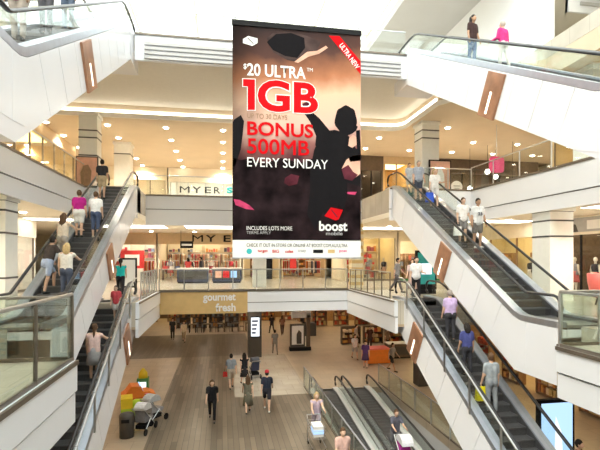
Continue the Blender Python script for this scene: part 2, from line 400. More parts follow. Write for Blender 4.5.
fascia((-4.0,25),(7.9,25),(0,-1), 5.0, 3.4, 4.25, label='white front edge of the second floor')
fascia((-6.5,-8),(-6.5,22.6),(1,0), 5.0, 3.55, 4.15, label='white edge of the left second floor gallery')
fascia((-6.5,22.6),(-4.0,22.6),(0,-1), 5.0, 3.55, 4.15)
fascia((12.25,20.6),(12.25,-8),(-1,0), 5.0, 3.45, 4.0, label='white edge of the right second floor gallery')
fascia((7.9,20.6),(12.25,20.6),(0,-1), 5.0, 3.45, 4.0)
fascia((-3.25,-8),(-3.25,6.9),(1,0), 5.0, 3.5, None)
fascia((-3.16,23.2),(1.27,23.2),(0,-1), 0.0, -1.15, None, 'gold_fascia', 'gold coloured balcony edge carrying the gourmet fresh sign')
GOLD = bpy.data.objects['trim_%d' % NTR[0]]
fascia((1.27,23.2),(6.65,23.2),(0,-1), 0.0, -1.1, -0.62, label='white front edge of the first floor')
fascia((-3.16,17.4),(-3.16,23.2),(1,0), 0.0, -1.3, -0.62, label='white left edge of the first floor opening')
fascia((6.65,23.2),(6.65,16.4),(-1,0), 0.0, -1.25, -0.62, label='white right edge of the first floor opening')
fascia((-2.44,-8),(-2.44,7.75),(1,0), 0.0, -0.98, -0.50, label='white edge of the near left first floor landing')
fascia((-2.44,7.75),(-4.9,7.75),(0,1), 0.0, -0.98, -0.50)
fascia((6.27,7.45),(6.27,-8),(-1,0), 0.0, -0.95, -0.48, label='white edge of the near right first floor landing')
fascia((8.5,7.45),(6.27,7.45),(0,1), 0.0, -0.95, -0.48)
fascia((-2.3,1.0),(6.2,1.0),(0,1), 0.0, -0.95, -0.48)
w = 1.62
lettering('gourmet', 1.62, 0.46, 'printwhite', GOLD, (-0.95, 23.2-0.16, -0.62), bold=0.03)
lettering('fresh', 1.0, 0.42, 'printwhite', GOLD, (-0.33, 23.2-0.16, -1.05), bold=0.03)

# ------------------------------------------------------------------ columns
def column(x, y, z0, z1, w, bands, label, m='column', d=None, ledge=True):
    t = thing('column', label, 'column', (x, y, z0)); d = d or w
    MB().box(x-w/2,x+w/2,y-d/2,y+d/2,z0,z1).build('shaft', m, t)
    for z in bands: MB().box(x-w/2-0.012,x+w/2+0.012,y-d/2-0.012,y+d/2+0.012,z,z+0.06).build('band', 'band', t)
    if ledge: MB().box(x-w/2-0.06,x+w/2+0.06,y-d/2-0.06,y+d/2+0.06,z1-0.16,z1).build('capital', m, t)
    return t
cl = column(-6.35,23.4,L2,8.65,0.82,[6.55,7.4,7.75],'white column with dark bands standing above the left escalator head')
column(-5.95,29.0,L2,8.65,0.92,[7.9],'shorter white column behind the left escalator head')
cr_ = column(10.5,22.0,L2,8.65,0.92,[7.75,8.15],'white banded column behind the head of the right escalator')
column(-7.0,15.6,L1,3.6,0.85,[1.0,2.4,3.1,3.42],'cream banded column at the left edge beside the escalator')
column(12.75,15.7,L1,3.6,1.0,[2.45,3.05,3.42],'tall white banded column beside the right escalator foot')
column(13.6,14.6,L2,8.65,0.95,[],'pale column on the right second floor gallery')
ct = column(7.35,24.2,L1,3.6,0.62,[],'column of yellow and cream stripes at the corner of the first floor','cream',ledge=False)
for i in range(9): MB().box(7.35-0.325,7.35+0.325,24.2-0.325,24.2+0.325,0.15+i*0.4,0.33+i*0.4).build('stripe','yellow' if False else 'gold_fascia',ct)
column(2.1,26.0,L1,3.6,0.75,[],'pale green column at the shops under the banner',ledge=False)
for (px, py, lab) in [(2.15,30.6,'dark column with a lit screen under the balcony'),]:
    t = column(px,py,L0,-1.0,0.9,[],lab,'charcoal',ledge=False)
    s = MB().box(px-0.30,px+0.34,py-0.50,py-0.45,L0+1.35,L0+2.75).build('screen_frame','black',t)
    MB().box(px-0.26,px+0.30,py-0.51,py-0.50,L0+1.42,L0+2.68).build('screen','screen_white',s)
    for k in range(4): MB().box(px-0.2,px+0.05+0.05*k,py-0.515,py-0.51,L0+1.6+0.26*k,L0+1.72+0.26*k).build('screen_text','navy',s)
column(10.35,22.2,L0,-1.0,0.7,[],'dark column beside the lower right escalator','charcoal',ledge=False)
column(-7.0,26.0,L1,3.6,0.8,[2.9,3.3],'cream column behind the head of the lower left escalator')
# picture hung on the left second floor column
t = thing('framed_poster','pink and beige fashion picture on the left second floor column','picture',(-6.35,22.92,5.15))
MB().box(-6.85,-5.85,22.86,22.92,5.0,6.5).build('frame','band',t); MB().box(-6.80,-5.90,22.85,22.87,5.1,6.45).build('print','printpeach',t)
MB().slabxz([(-6.6,5.1),(-6.2,5.1),(-6.15,5.8),(-6.3,6.1),(-6.5,6.05),(-6.65,5.7)],22.845,22.85).build('printed_figure','brown',t)
t = thing('framed_poster','framed pale fashion picture behind the people on the right escalator','picture',(10.6,21.5,5.0))
MB().box(10.35,11.55,21.40,21.46,5.0,6.65).build('frame','black',t); MB().box(10.42,11.48,21.38,21.41,5.17,6.58).build('print','printpeach',t)
MB().slabxz([(10.7,5.2),(11.2,5.2),(11.15,5.9),(11.0,6.3),(10.85,6.25),(10.75,5.8)],21.375,21.38).build('printed_figure','printwhite',t)

# ------------------------------------------------------------------ escalators
def arc_path(yb, zb, yt, zt, fb, ft, r=0.9):
    """nosing line from the lower flat to the upper flat with rounded knees; y rises with z"""
    ang = math.atan2(zt-zb, yt-yb); k = r*math.tan(ang/2)
    p = [(yb-fb, zb)]
    for i in range(6):
        a = ang*i/5; p.append((yb-k+r*math.sin(a), zb+r*(1-math.cos(a))))
    for i in range(6):
        a = ang*(1-i/5); p.append((yt+k-r*math.sin(a), zt-r*(1-math.cos(a))))
    p.append((yt+ft, zt)); return p
def resample(p, ds):
    out = [p[0]]; acc = 0
    L = [0]
    for a, b in zip(p, p[1:]): L.append(L[-1]+math.hypot(b[0]-a[0], b[1]-a[1]))
    n = max(2, round(L[-1]/ds)); res = []; j = 0
    for i in range(n+1):
        s = L[-1]*i/n
        while j < len(p)-2 and L[j+1] < s: j += 1
        t = (s-L[j])/max(1e-9, L[j+1]-L[j]); a, b = p[j], p[j+1]
        d = V(0, b[0]-a[0], b[1]-a[1]).normalized()
        res.append((a[0]+(b[0]-a[0])*t, a[1]+(b[1]-a[1])*t, d))
    return res
def offs(q, h):  # offset a resampled path along its own normal
    return [(y - d.z*h, z + d.y*h) for y, z, d in q]
def strip(b, xa, xb, q, h0, h1, mi=0):
    A = offs(q, h0); B = offs(q, h1)
    for i in range(len(q)-1):
        b.hexa([(xa,*A[i]),(xb,*A[i]),(xb,*A[i+1]),(xa,*A[i+1]),(xa,*B[i]),(xb,*B[i]),(xb,*B[i+1]),(xa,*B[i+1])], mi)
STEP = {}
def step_mesh(w):
    k = round(w, 3)
    if k not in STEP:
        b = MB(); b.box(-w/2, w/2, 0, 0.40, -0.05, 0.0); b.box(-w/2, w/2, 0.0, 0.03, -0.22, -0.05)
        b.box(-w/2, w/2, -0.005, 0.02, -0.03, 0.004, 1); b.box(-w/2, -w/2+0.03, 0, 0.4, 0.0, 0.004, 1); b.box(w/2-0.03, w/2, 0, 0.4, 0.0, 0.004, 1)
        me = b.mesh('step'); me.materials.append(M['step']); me.materials.append(M['darksteel']); me.polygons.foreach_set('material_index', b.m)
        STEP[k] = me
    return STEP[k]
def escalator(label, xin, side, yb, zb, yt, zt, fb=1.5, ft=1.2, depth=1.25, copper=None, w=1.62, posts=False, walk=False, name='escalator', clad=True, toe=None, rh=0.72):
    """xin: inner face (towards the atrium); side -1 runs to smaller x, +1 to larger x"""
    xo = xin + side*w; xc = (xin+xo)/2
    t = thing(name, label, 'moving walkway' if walk else 'escalator', (xc, yb, zb))
    q = resample(arc_path(yb, zb, yt, zt, fb, ft), 0.28); n = len(q)
    # truss core and side decks
    b = MB(); strip(b, min(xin,xo)+0.05, max(xin,xo)-0.05, q, -depth+0.02, -0.30); b.build('truss', 'soffit', t)
    for f, s in ((xin, side), (xo, -side)):
        # deck: brushed metal shelf that carries the glass
        b = MB(); strip(b, f, f+s*0.27, q, -0.05, 0.10); b.build('deck', 'silver' if walk else 'brushed', t)
        b = MB(); strip(b, f+s*0.272, f+s*0.285, q, -0.28, 0.06); b.build('skirt', 'darksteel', t)
        # glass panes, one after another
        per = 5
        for i in range(2, n-3, per):
            seg = q[i:min(i+per+1, n-2)]
            if len(seg) < 2: continue
            b = MB(); strip(b, f+s*0.13, f+s*0.145, seg, 0.10, rh-0.03)
            o = b.build('glass_pane', 'glass', t)
        # handrail with newel loops
        H = offs(q[1:-1], rh); y0, z0 = H[0]; y1, z1 = H[-1]
        pts = []
        for k in range(6):
            a = PI/2 + PI/2*1.6*(1-k/5)
            pts.append((f+s*0.137, y0 + 0.28*math.cos(a), z0-0.28 + 0.28*math.sin(a)))
        pts += [(f+s*0.137, y, z) for y, z in H]
        for k in range(6):
            a = PI/2 - PI/2*1.6*(k/5)
            pts.append((f+s*0.137, y1 + 0.28*math.cos(a), z1-0.28 + 0.28*math.sin(a)))
        b = MB(); b.tube(pts, 0.05, 6, flat=0.75); b.build('handrail', 'rubber', t, smooth=True)
        if posts and f == xin:
            for i in range(4, n-3, 6):
                (ya, za), (yc, zc) = offs(q, -0.02)[i], offs(q, 0.95)[i]
                MB().tube([(f-s*0.06, ya, za), (f-s*0.06, ya, za+1.05)], 0.03, 6).build('guard_post', 'steel', t)
            P = [(f-s*0.06, y, z) for y, z in offs(q[4:n-3], 0.88)]
            MB().tube(P, 0.03, 6).build('guard_rail', 'steel', t, smooth=True)
        # cladding panels with open joints
        if clad:
            step = 4
            for i in range(0, n-1, step):
                seg = q[i:min(i+step+1, n)]
                if len(seg) < 2: continue
                seg = list(seg); a, c = seg[0], seg[-1]
                seg[0] = (a[0]+a[2].y*0.009, a[1]+a[2].z*0.009, a[2]); seg[-1] = (c[0]-c[2].y*0.009, c[1]-c[2].z*0.009, c[2])
                b = MB(); strip(b, f, f+s*0.045, seg, -depth, -0.06); b.build('cladding_panel', 'clad', t)
    if clad:
        b = MB(); strip(b, min(xin,xo)+0.046, max(xin,xo)-0.046, q, -depth, -depth+0.018); b.build('soffit_panel', 'clad', t)
    if toe:      # deeper box under the lower landing
        m_ = (zt-zb)/(yt-yb); dv = depth*math.hypot(1, m_); yi = yb + (dv-toe)/m_; ya = max(yb, yi)+1.4
        pg = [(ya, zb+(ya-yb)*m_-dv), (yi, zb-toe), (yb-fb, zb-toe), (yb-fb, zb-0.10), (yb, zb-0.10), (ya, zb+(ya-yb)*m_-dv+0.3)]
        MB().slabyz(pg, min(xin,xo)+0.006, max(xin,xo)-0.006).build('landing_box', 'clad', t)
    # steps or pallets
    wi = w-0.58
    if walk:
        b = MB(); strip(b, xc-wi/2, xc+wi/2, q, -0.12, -0.04); b.build('belt', 'step', t)
        me = MB().box(-wi/2, wi/2, -0.012, 0.012, -0.04, -0.03).mesh('pallet_rib'); me.materials.append(M['darksteel'])
        for i in range(1, n-1): put('pallet_rib', me, t, (0, q[i][0]-yb, q[i][1]-zb), (math.atan2(q[i][2].z, q[i][2].y), 0, 0))
    else:
        me = step_mesh(wi); rise = zt-zb; run = yt-yb; ns = int(round(rise/0.2))
        for k in range(-2, ns+3):
            z = zb + min(max(k, 0), ns)*rise/ns; y = yb + k*run/ns
            put('step', me, t, (0, y-yb, z-zb))
    for (ya, yc, z) in ((yb-fb, yb-0.75, zb), (yt+0.75+0.3, yt+ft, zt)):
        MB().box(xc-wi/2-0.02, xc+wi/2+0.02, ya, yc, z-0.06, z+0.006).build('comb_plate', 'steel', t)
    # copper cladding fin across the side, with its light slot
    if copper is not None:
        i = min(range(n), key=lambda j: abs(q[j][0]-copper)); y, z, d = q[i]; up = V(0, -d.z, d.y)
        s0 = V(xin-side*0.10, y, z); hw = 0.42
        def quad(xa, xb, u0, u1, h0, h1):
            c = [V(xa,y,z)+d*u0+up*h0, V(xb,y,z)+d*u0+up*h0, V(xb,y,z)+d*u1+up*h0, V(xa,y,z)+d*u1+up*h0]
            c += [V(xa,y,z)+d*u0+up*h1, V(xb,y,z)+d*u0+up*h1, V(xb,y,z)+d*u1+up*h1, V(xa,y,z)+d*u1+up*h1]
            return MB().hexa([tuple(p) for p in c])
        p = quad(xin-side*0.06, xin+side*0.0, -hw, hw, -depth-0.05, -0.10).build('copper_fin', 'copper', t)
        tag(p, 'copper coloured fin')
        quad(xin-side*0.068, xin-side*0.059, -0.05, 0.05, -depth+0.05, -0.60).build('light_slot', 'strip', p)
    return t
escalator('top left escalator descending from the third floor, white side', -3.25,-1, 8.1,L2+0.0,16.7,L3+0.0, ft=1.8, copper=11.4, depth=1.18, toe=1.5, rh=0.62)
escalator('top right escalator descending from the third floor, brightly lit white side', 7.45,1, 7.8,L2,17.1,L3, ft=1.7, copper=11.1, toe=1.5, rh=0.62)
escalator('busy left escalator climbing from the first to the second floor', -4.0,-1, 13.1,L1,22.2,L2, copper=16.9, toe=1.25, depth=1.15)
escalator('right escalator coming down from the second floor to the near landing', 8.0,1, 11.2,L1,20.2,L2, copper=15.1, depth=1.33, toe=1.45)
escalator('lower left escalator leading down to the ground level', -3.3,-1, 8.2,L0,17.7,L1, copper=16.2, posts=True, depth=1.25)
escalator('lower right escalator leading down to the ground level', 6.9,1, 7.6,L0,16.4,L1, copper=14.9, posts=True, depth=1.3)
# moving walks sinking into the floor (y falls towards the viewer)
escalator('left moving walk sinking through the ground floor', 5.78,-1, 9.5,L0-1.45,21.3,L0, fb=1.0, ft=0.9, depth=0.8, walk=True, name='moving_walk', clad=False, w=1.5)
escalator('right moving walk sinking through the ground floor with a pram on it', 5.84,1, 9.5,L0-1.45,21.3,L0, fb=1.0, ft=0.9, depth=0.8, walk=True, name='moving_walk', clad=False, w=1.6)

# ------------------------------------------------------------------ glass balustrades
def balustrade(label, pts, h=1.05, pane=1.5, m='glass', post='steel', rail=True, posts=True, railm='steel', gap=0.02, name='glass_balustrade', end_posts=True, post_h=None):
    pts = [Vector(p) for p in pts]; t = thing(name, label, 'balustrade', pts[0]); ph = post_h or h
    for a, c in zip(pts, pts[1:]):
        L = (c-a).length; n = max(1, round(L/pane)); d = (c-a)/n; u = V(d.x, d.y, 0).normalized(); nn = V(-u.y, u.x, 0)*0.008
        for i in range(n):
            p = a+d*i+u*gap; r = a+d*(i+1)-u*gap
            q = [p+nn, r+nn, r-nn, p-nn]
            MB().hexa([v+V(0,0,0.05) for v in q]+[v+V(0,0,h) for v in q]).build('glass_pane', m, t)
        if posts:
            for i in range(n+1):
                p = a+d*i
                if i in (0, n) and not end_posts: continue
                MB().tube([p-V(0,0,0.0), p+V(0,0,ph)], 0.028, 6).build('post', post, t)
        q = [a+nn*2.5, c+nn*2.5, c-nn*2.5, a-nn*2.5]
        MB().hexa([tuple(v) for v in q]+[tuple(v+V(0,0,0.06)) for v in q]).build('base_channel', 'bronze', t)
    if rail: MB().tube([p+V(0,0,h+0.02) for p in pts], 0.028, 6).build('handrail', railm, t)
    return t
balustrade('glass balustrade along the third floor edge behind the banner', [(-3.2,17.68,L3),(7.5,17.68,L3)], 1.0, 2.2, posts=False)
balustrade('glass balustrade of the second floor behind the banner', [(-4.0,25.08,L2),(7.9,25.08,L2)], 1.05, 1.6, posts=False)
balustrade('glass balustrade of the left second floor gallery', [(-6.42,4,L2),(-6.42,22.6,L2)], 1.05, 1.6, posts=False)
balustrade('glass balustrade with steel posts on the right second floor gallery', [(12.2,4,L2),(12.2,20.6,L2)], 1.1, 1.9)
balustrade('short glass balustrade beside the right escalator head', [(9.75,20.68,L2),(12.25,20.68,L2)], 1.05, 1.3)
balustrade('glass balustrade along the first floor above the gold sign', [(-3.1,23.28,L1),(6.6,23.28,L1)], 1.05, 1.25)
balustrade('steel and glass balustrade at the left first floor opening', [(-3.22,18.9,L1),(-3.22,23.2,L1)], 1.05, 0.7)
balustrade('glass balustrade with dark posts at the right first floor opening', [(6.72,23.2,L1),(6.72,17.4,L1)], 1.05, 0.95, post='bronze')
balustrade('tall green-edged glass balustrade on the near left landing', [(-2.38,2.0,L1),(-2.38,7.75,L1)], 1.05, 1.62, m='glass_green', post='bronze')
balustrade('glass screen closing the end of the near left landing', [(-2.43,7.78,L1),(-4.9,7.78,L1)], 1.0, 1.3, m='glass_green')
balustrade('thick glass balustrade on the near right landing', [(6.21,7.45,L1),(6.21,1.2,L1)], 1.0, 1.3, m='glass_green')
balustrade('glass screen closing the end of the near right landing', [(6.26,7.48,L1),(7.9,7.48,L1)], 1.0, 0.9, m='glass_green')
balustrade('glass guard on the left of the moving walks', [(4.17,22.9,L0),(4.17,8.0,L0)], 1.0, 1.45, m='glass_green', railm='brushed')
balustrade('glass guard on the right of the moving walks', [(8.2,22.9,L0),(8.2,12.2,L0)], 1.0, 1.45, m='glass_green', railm='brushed')

# ------------------------------------------------------------------ the hanging banner
PX0, PX1, PY, PZ0, PZ1 = 0.31, 4.41, 14.0, 1.65, 8.97
PW, PH = PX1-PX0, PZ1-PZ0
ban = thing('hanging_banner', 'huge hanging advertising banner with red 1GB lettering in the middle of the atrium', 'banner', (PX0, PY, PZ0))
sh = MB().box(0,PW,0,0.02,0,PH).build('sheet', 'poster_print', ban, local=True)
def uv(px, py):   # photograph -> place on the sheet
    u = (px-233)/128.0; top = 20+12*u; return u*PW, (258-py)/(258-top)*PH
FR = [-0.004]
def plate(poly, m, name='print', d=None):
    y = d if d is not None else FR[0]
    return MB().slabxz(poly, y, y+0.003).build(name, m, sh, local=True)
def pp(*pts): return [uv(*p) for p in pts]
MB().box(-0.02,PW+0.02,-0.03,0.05,PH-0.14,PH+0.02).build('top_bar','black',ban,local=True)
MB().box(-0.01,PW+0.01,-0.012,0.03,-0.02,0.02).build('bottom_bar','brushed',ban,local=True)
for x in (0.08, PW-0.08): MB().tube([(x,0.01,PH),(x,0.01,15.6-PZ0)],0.012,5).build('hanging_wire','darksteel',ban,local=True)
# printed picture: crowd and singer silhouettes (flat print)
plate(pp((233,258),(361,258),(361,240),(233,240)),'printwhite',d=-0.004)
plate([(0,uv(240,240)[1]),(PW,uv(240,240)[1]),(PW,uv(300,185)[1]),(3.2,uv(300,178)[1]),(2.6,uv(300,170)[1]),(2.1,uv(300,172)[1]),(1.6,uv(300,168)[1]),(1.0,uv(300,172)[1]),(0.5,uv(300,165)[1]),(0,uv(300,160)[1])],'printcrowd','crowd_print')
hc, hz = 345.5, 120
plate(pp(*[(hc+11.5*math.cos(a)*(1+0.05*math.sin(5*a)), hz+14*math.sin(a)*(1+0.05*math.sin(7*a))) for a in [2*PI*i/28 for i in range(28)]]),'printblack','singer_print',d=-0.0050)
plate(pp((354,124),(358,127),(356,131),(352,134),(346,136),(344,128)),'printblack','singer_print',d=-0.0055)
plate(pp((318,138),(326,131),(334,130),(345,133),(351,139),(356,149),(353,160),(347,168),(347,196),(343,210),(338,204),(331,222),(322,212),(314,230),(306,214),(309,190),(309,170),(313,150)),'printblack','singer_print',d=-0.0060)
plate(pp((302,112),(309,110.5),(318,118),(329,131),(322,143),(314,146),(315,136),(309,122)),'printblack','singer_print',d=-0.0065)
plate(pp((345,151),(353,148),(361,150),(361,161),(350,162)),'printblack','singer_print',d=-0.0070)
plate(pp((349,138),(353,135),(357,138),(357,145),(352,148),(348,146)),'printpeach','hand_print',d=-0.0075)
plate(pp((356,131),(360,130),(360.8,150),(357,149)),'printblack','singer_print',d=-0.0080)
plate(pp((301,104),(305,102),(310,104),(309,109),(303,110)),'printmaroon','hand_print',d=-0.012)
plate(pp((235,119),(241,115),(244,121),(243,132),(241,149),(236,165),(233.2,175),(233.2,122)),'printblack','figure_print')
plate(pp((233.2,168),(241,160),(250,158),(262,164),(280,158),(300,163),(313,158),(316,180),(300,186),(270,180),(250,187),(233.2,190)),'printcrowd','crowd_print',d=-0.005)
plate(pp((234,199),(240,200),(249,205),(254,210),(246,209),(236,205)),'printpink','light_print',d=-0.006)
plate(pp((284,178),(290,174),(298,176),(296,184),(288,186),(283,183)),'printmaroon','glow_print',d=-0.006)
plate(pp((341,169),(346,160),(352,156),(360.5,155),(360.5,174),(352,180),(345,176)),'printpeach','arm_print',d=-0.007)
plate(pp((341,169),(348,165),(353,172),(358,175),(352,181),(344,179)),'printmaroon','arm_print',d=-0.008)
plate(pp((345,192),(357,192),(355,195),(347,194)),'printpink','light_print',d=-0.006)
plate(pp((266,38),(272,33),(290,32),(306,36),(320,42),(316,50),(306,55),(296,62),(286,60),(272,52)),'printdark','cap_print')
plate(pp((266,42),(275,34),(290,33),(303,38),(304,48),(296,58),(284,56),(272,50)),'printblack','cap_print',d=-0.006)
plate(pp((293,62),(302,55),(306,52),(316,51),(325,46),(327,48),(318,54),(307,57),(297,63)),'printpeach','hand_print',d=-0.009)
# ribbon and lettering
plate(pp((328,36),(339,36.5),(361,62),(361,75)),'printred','ribbon',d=-0.010)
def ptext(txt, x0, x1, yt, yb, m, bold=0.0, d=-0.013, roll=0.0):
    (u0, v1), (u1, _) = uv(x0, yt), uv(x1, yt); v0 = uv(x0, yb)[1]
    return lettering(txt, u1-u0, v1-v0, m, sh, (u0, d, v0), bold=bold, roll=roll)
ptext('$', 243.5,246.5,63.5,69.5,'printwhite',0.02)
ptext('20 ULTRA', 247,304.5,63,75.5,'printwhite',0.022)
ptext('TM', 305.5,311.5,68,71.5,'printwhite',0.01)
for o_, m_, d_, bd in ((0.10,'printwhite',-0.013,0.055),(0.0,'printred',-0.016,0.03)):
    ptext('GB', 257-o_*8,317+o_*8,79-o_*8,111+o_*8,m_,bd,d_); e_ = o_*7
    plate(pp((243-e_,79-e_),(254.5+e_,79.5-e_),(254.5+e_,110+e_),(247.5-e_,110+e_),(247.5-e_,86.5+e_),(243-e_,86.3+e_)),m_,'numeral',d=d_)
ptext('UP TO 30 DAYS', 247,286,113,118,'brown',0.0)
ptext('BONUS', 247,312,121,135,'printred',0.025)
for k_, (dx_, dy_) in enumerate(((0,0),(0.6,0),(0,0.5),(0.6,0.5))): ptext('500MB', 247+dx_,307.4+dx_,138+dy_,153+dy_,'printred',0.0,-0.013-0.0004*k_)
ptext('EVERY SUNDAY', 247,327,157,166.5,'printwhite',0.004)
ptext('INCLUDES LOTS MORE', 246.5,291,226,230,'printwhite',0.01)
ptext('TERMS APPLY', 246.5,270,231.2,234,'printgrey',0.01)
ptext('boost', 318,347,221,231,'printwhite',0.03)
ptext('mobile', 325,342,231.6,235.2,'printgrey',0.01)
ptext('CHECK IT OUT IN STORE OR ONLINE AT BOOST.COM.AU/ULTRA', 246.5,347,243.3,246.8,'black',0.02)
lettering('ULTRA NEW', 0.92, 0.17, 'printwhite', sh, (3.37, -0.014, PH-0.52), bold=0.01, roll=-math.radians(52))
plate(pp((243,39),(248,36),(257,38.5),(257,43),(252,46),(243,43)),'printwhite','logo_mark',d=-0.010)
plate(pp((247,38.2),(248,37.8),(253.4,43.6),(252.6,44)),'charcoal','logo_mark',d=-0.012)
plate(pp((330,207.5),(342.5,210),(338,219.5),(334.5,220.5),(323.5,216)),'printred','logo_mark',d=-0.010)
plate(pp((330,210),(331,209.6),(337,217),(336,217.5)),'printmaroon','logo_mark',d=-0.012)
cx, cz = uv(249,251.3); b = MB(); b.slabxz([(cx+0.085*math.cos(a),cz+0.085*math.sin(a)) for a in [2*PI*i/16 for i in range(16)]],-0.008,-0.005); b.build('retailer_logo','teal',sh,local=True)
for x0_,x1_,m_,tx in ((257,267,'printred','Target'),(271.5,278,'printred','BIG'),(284,292,'printred','Coles'),(296.5,305,'printgrey','Crazy'),(312,322,'black',None),(327,334,'gold_fascia',None),(338.5,346.5,'pink','Post')):
    if tx is None: plate(pp((x0_,249.7),(x1_,249.7),(x1_,253),(x0_,253)),m_,'retailer_logo',d=-0.010)
    else: ptext({'Target':'target','BIG':'BIG','Coles':'coles','Crazy':'crazy','Post':'post'}[tx], x0_,x1_,249.7,252.8,m_,0.02).name='retailer_logo'
# ------------------------------------------------------------------ downlights and linear lights
def spot(name, loc, e, parent, col=(1,0.89,0.72), ang=150):
    d = bpy.data.lights.new(name, 'SPOT'); d.energy = e; d.spot_size = math.radians(ang); d.spot_blend = 0.6; d.shadow_soft_size = 0.12; d.color = col
    o = bpy.data.objects.new(name, d); C.objects.link(o); o.parent = parent; o.location = loc; return o
ringm = MB().lathe([(0.15,0.0),(0.21,0.0),(0.21,-0.02),(0.15,-0.03)],12).mesh('ring'); ringm.materials.append(M['ceil_white'])
lensm = MB().lathe([(0.001,-0.010),(0.14,-0.012),(0.13,-0.05),(0.08,-0.085),(0.001,-0.095)],12).mesh('lens'); lensm.materials.append(M['lamp'])
NTH = ['first','second','third','fourth','fifth','sixth','seventh','eighth','ninth','tenth','eleventh','twelfth']
def downlight(x, y, z, e, label, grp, col=(1,0.89,0.72)):
    t = thing('downlight', label, 'downlight', (x, y, z), group=grp)
    put('ring', ringm, t); put('lens', lensm, t)
    if e: spot('downlight_lamp', (0,0,-0.15), e, t, col)
def lightgrid(xs, ys, z, e, where, grp, col=(1,0.89,0.72), half=True):
    for i, x in enumerate(xs):
        for j, y in enumerate(ys):
            lab = '%s downlight from the left in the %s row back of the %s' % (NTH[i].capitalize(), NTH[j], where)
            downlight(x, y, z, e if (not half or (i+j) % 2 == 0) else 0, lab, grp, col)
lightgrid([-11.9,-8.9,-5.93,-2.97,0.04,3.0,6.0,8.97,11.93,14.9,17.85,20.8],[24.95,27.5,30.3,33.0,35.4],8.65,370,'warm second floor ceiling','downlights over the second floor')
lightgrid([11.6,14.4],[9,12,15.5,19.2,22.4],8.65,240,'ceiling over the right second floor gallery','downlights over the right gallery',half=False) if False else None
for i,(x,y) in enumerate([(13.8,9),(13.8,12.2),(13.8,15.5),(13.8,19.0),(11.9,22.4)]): downlight(x,y,8.65,240,'%s downlight back along the right second floor gallery' % NTH[i].capitalize(),'downlights over the right gallery')
for i,y in enumerate((3.5,6.5,9.5,13,16.5)): downlight(-8.2,y,8.65,240,'%s downlight back along the left second floor gallery' % NTH[i].capitalize(),'downlights over the left gallery')
lightgrid([-8.2,-5,-2,1,4,7,10,13],[26.0,33.5],3.6,300,'cream first floor ceiling','downlights over the first floor')
for sx, x in (('left',-8.2),('right',14.2)):
    for i,y in enumerate((3,6.5,10,13.5,17,20.5)): downlight(x,y,3.6,340,'%s downlight back along the %s first floor gallery' % (NTH[i].capitalize(), sx),'downlights over the %s first floor gallery' % sx)
lightgrid([-7.5,-4.5,-1.5,1.5,4.5,7.5,10.5],[25,29,33,37,41,45],-1.0,150,'ground level ceiling','downlights over the ground level',(1,0.82,0.60))
for sx, x in (('left',-7.5),('right',11.2)):
    for i,y in enumerate((8,12,16,20)): downlight(x,y,-1.0,150,'%s downlight back along the %s side of the ground level' % (NTH[i].capitalize(), sx),'downlights over the %s of the ground level' % sx,(1,0.82,0.60))
def linear(label, x0, x1, y0, y1, z):
    t = thing('linear_light', label, 'ceiling light', ((x0+x1)/2, (y0+y1)/2, z))
    MB().box(x0-0.05,x1+0.05,y0-0.05,y1+0.05,z-0.05,z).build('housing','ceil_white',t)
    MB().box(x0,x1,y0,y1,z-0.06,z-0.05).build('diffuser','panel_white',t)
linear('broad light panel over the left first floor shops', -9.3,-7.2,23.2,24.6,3.595)
linear('light panel above the sign board on the left of the first floor', -7.6,-3.4,27.2,29.6,3.595)
linear('light panel in front of the store sign', -2.2,1.4,27.2,29.6,3.595)
linear('light panel over the gold shop front', 8.6,12.6,26.6,28.4,3.595)
linear('light panel over the right first floor gallery', 12.6,15.8,20.6,22.0,3.595)
linear('second light panel nearer the viewer over the right gallery', 13.4,15.8,14.2,15.0,3.595)
linear('round-edged lamp set in the grey ceiling of the third floor', 10.6,11.1,20.6,21.1,14.9)

# ------------------------------------------------------------------ shops
SH = {}
def shop(key, label, O, ang, w, h, depth, wall='cream', panel='panel_warm', head=0.7, headm='tan', frame='bronze', panes=0, backm=None, floor=None):
    t = thing('shop', label, 'shop', O, math.radians(ang)); SH[key] = (t, w, h, depth)
    B = lambda n, m, *a: MB().box(*a).build(n, m, t, local=True)
    B('back_wall', backm or wall, 0, w, depth-0.1, depth, 0, h); B('side_wall', wall, 0, 0.12, 0, depth-0.1, 0, h); B('side_wall', wall, w-0.12, w, 0, depth-0.1, 0, h)
    B('header', headm, 0, w, -0.05, 0.18, h-head, h)
    B('light_panel', panel, w*0.15, w*0.85, depth*0.25, depth*0.75, h-0.12, h-0.06)
    if panes:
        d = (w-0.24)/panes
        for i in range(panes+1): B('mullion', frame, 0.12+d*i-0.035, 0.12+d*i+0.035, 0.02, 0.10, 0, h-head)
        for i in range(panes): B('glass_pane', 'shopglass', 0.155+d*i, 0.085+d*(i+1), 0.05, 0.065, 0.12, h-head)
        B('sill', frame, 0.12, w-0.12, 0.0, 0.12, 0, 0.12)
    return t
def at(key, u, v, z=0):
    t, w, h, d = SH[key]; a = t.rotation_euler.z; o = t.location
    return (o.x+u*math.cos(a)-v*math.sin(a), o.y+u*math.sin(a)+v*math.cos(a), o.z+z), a
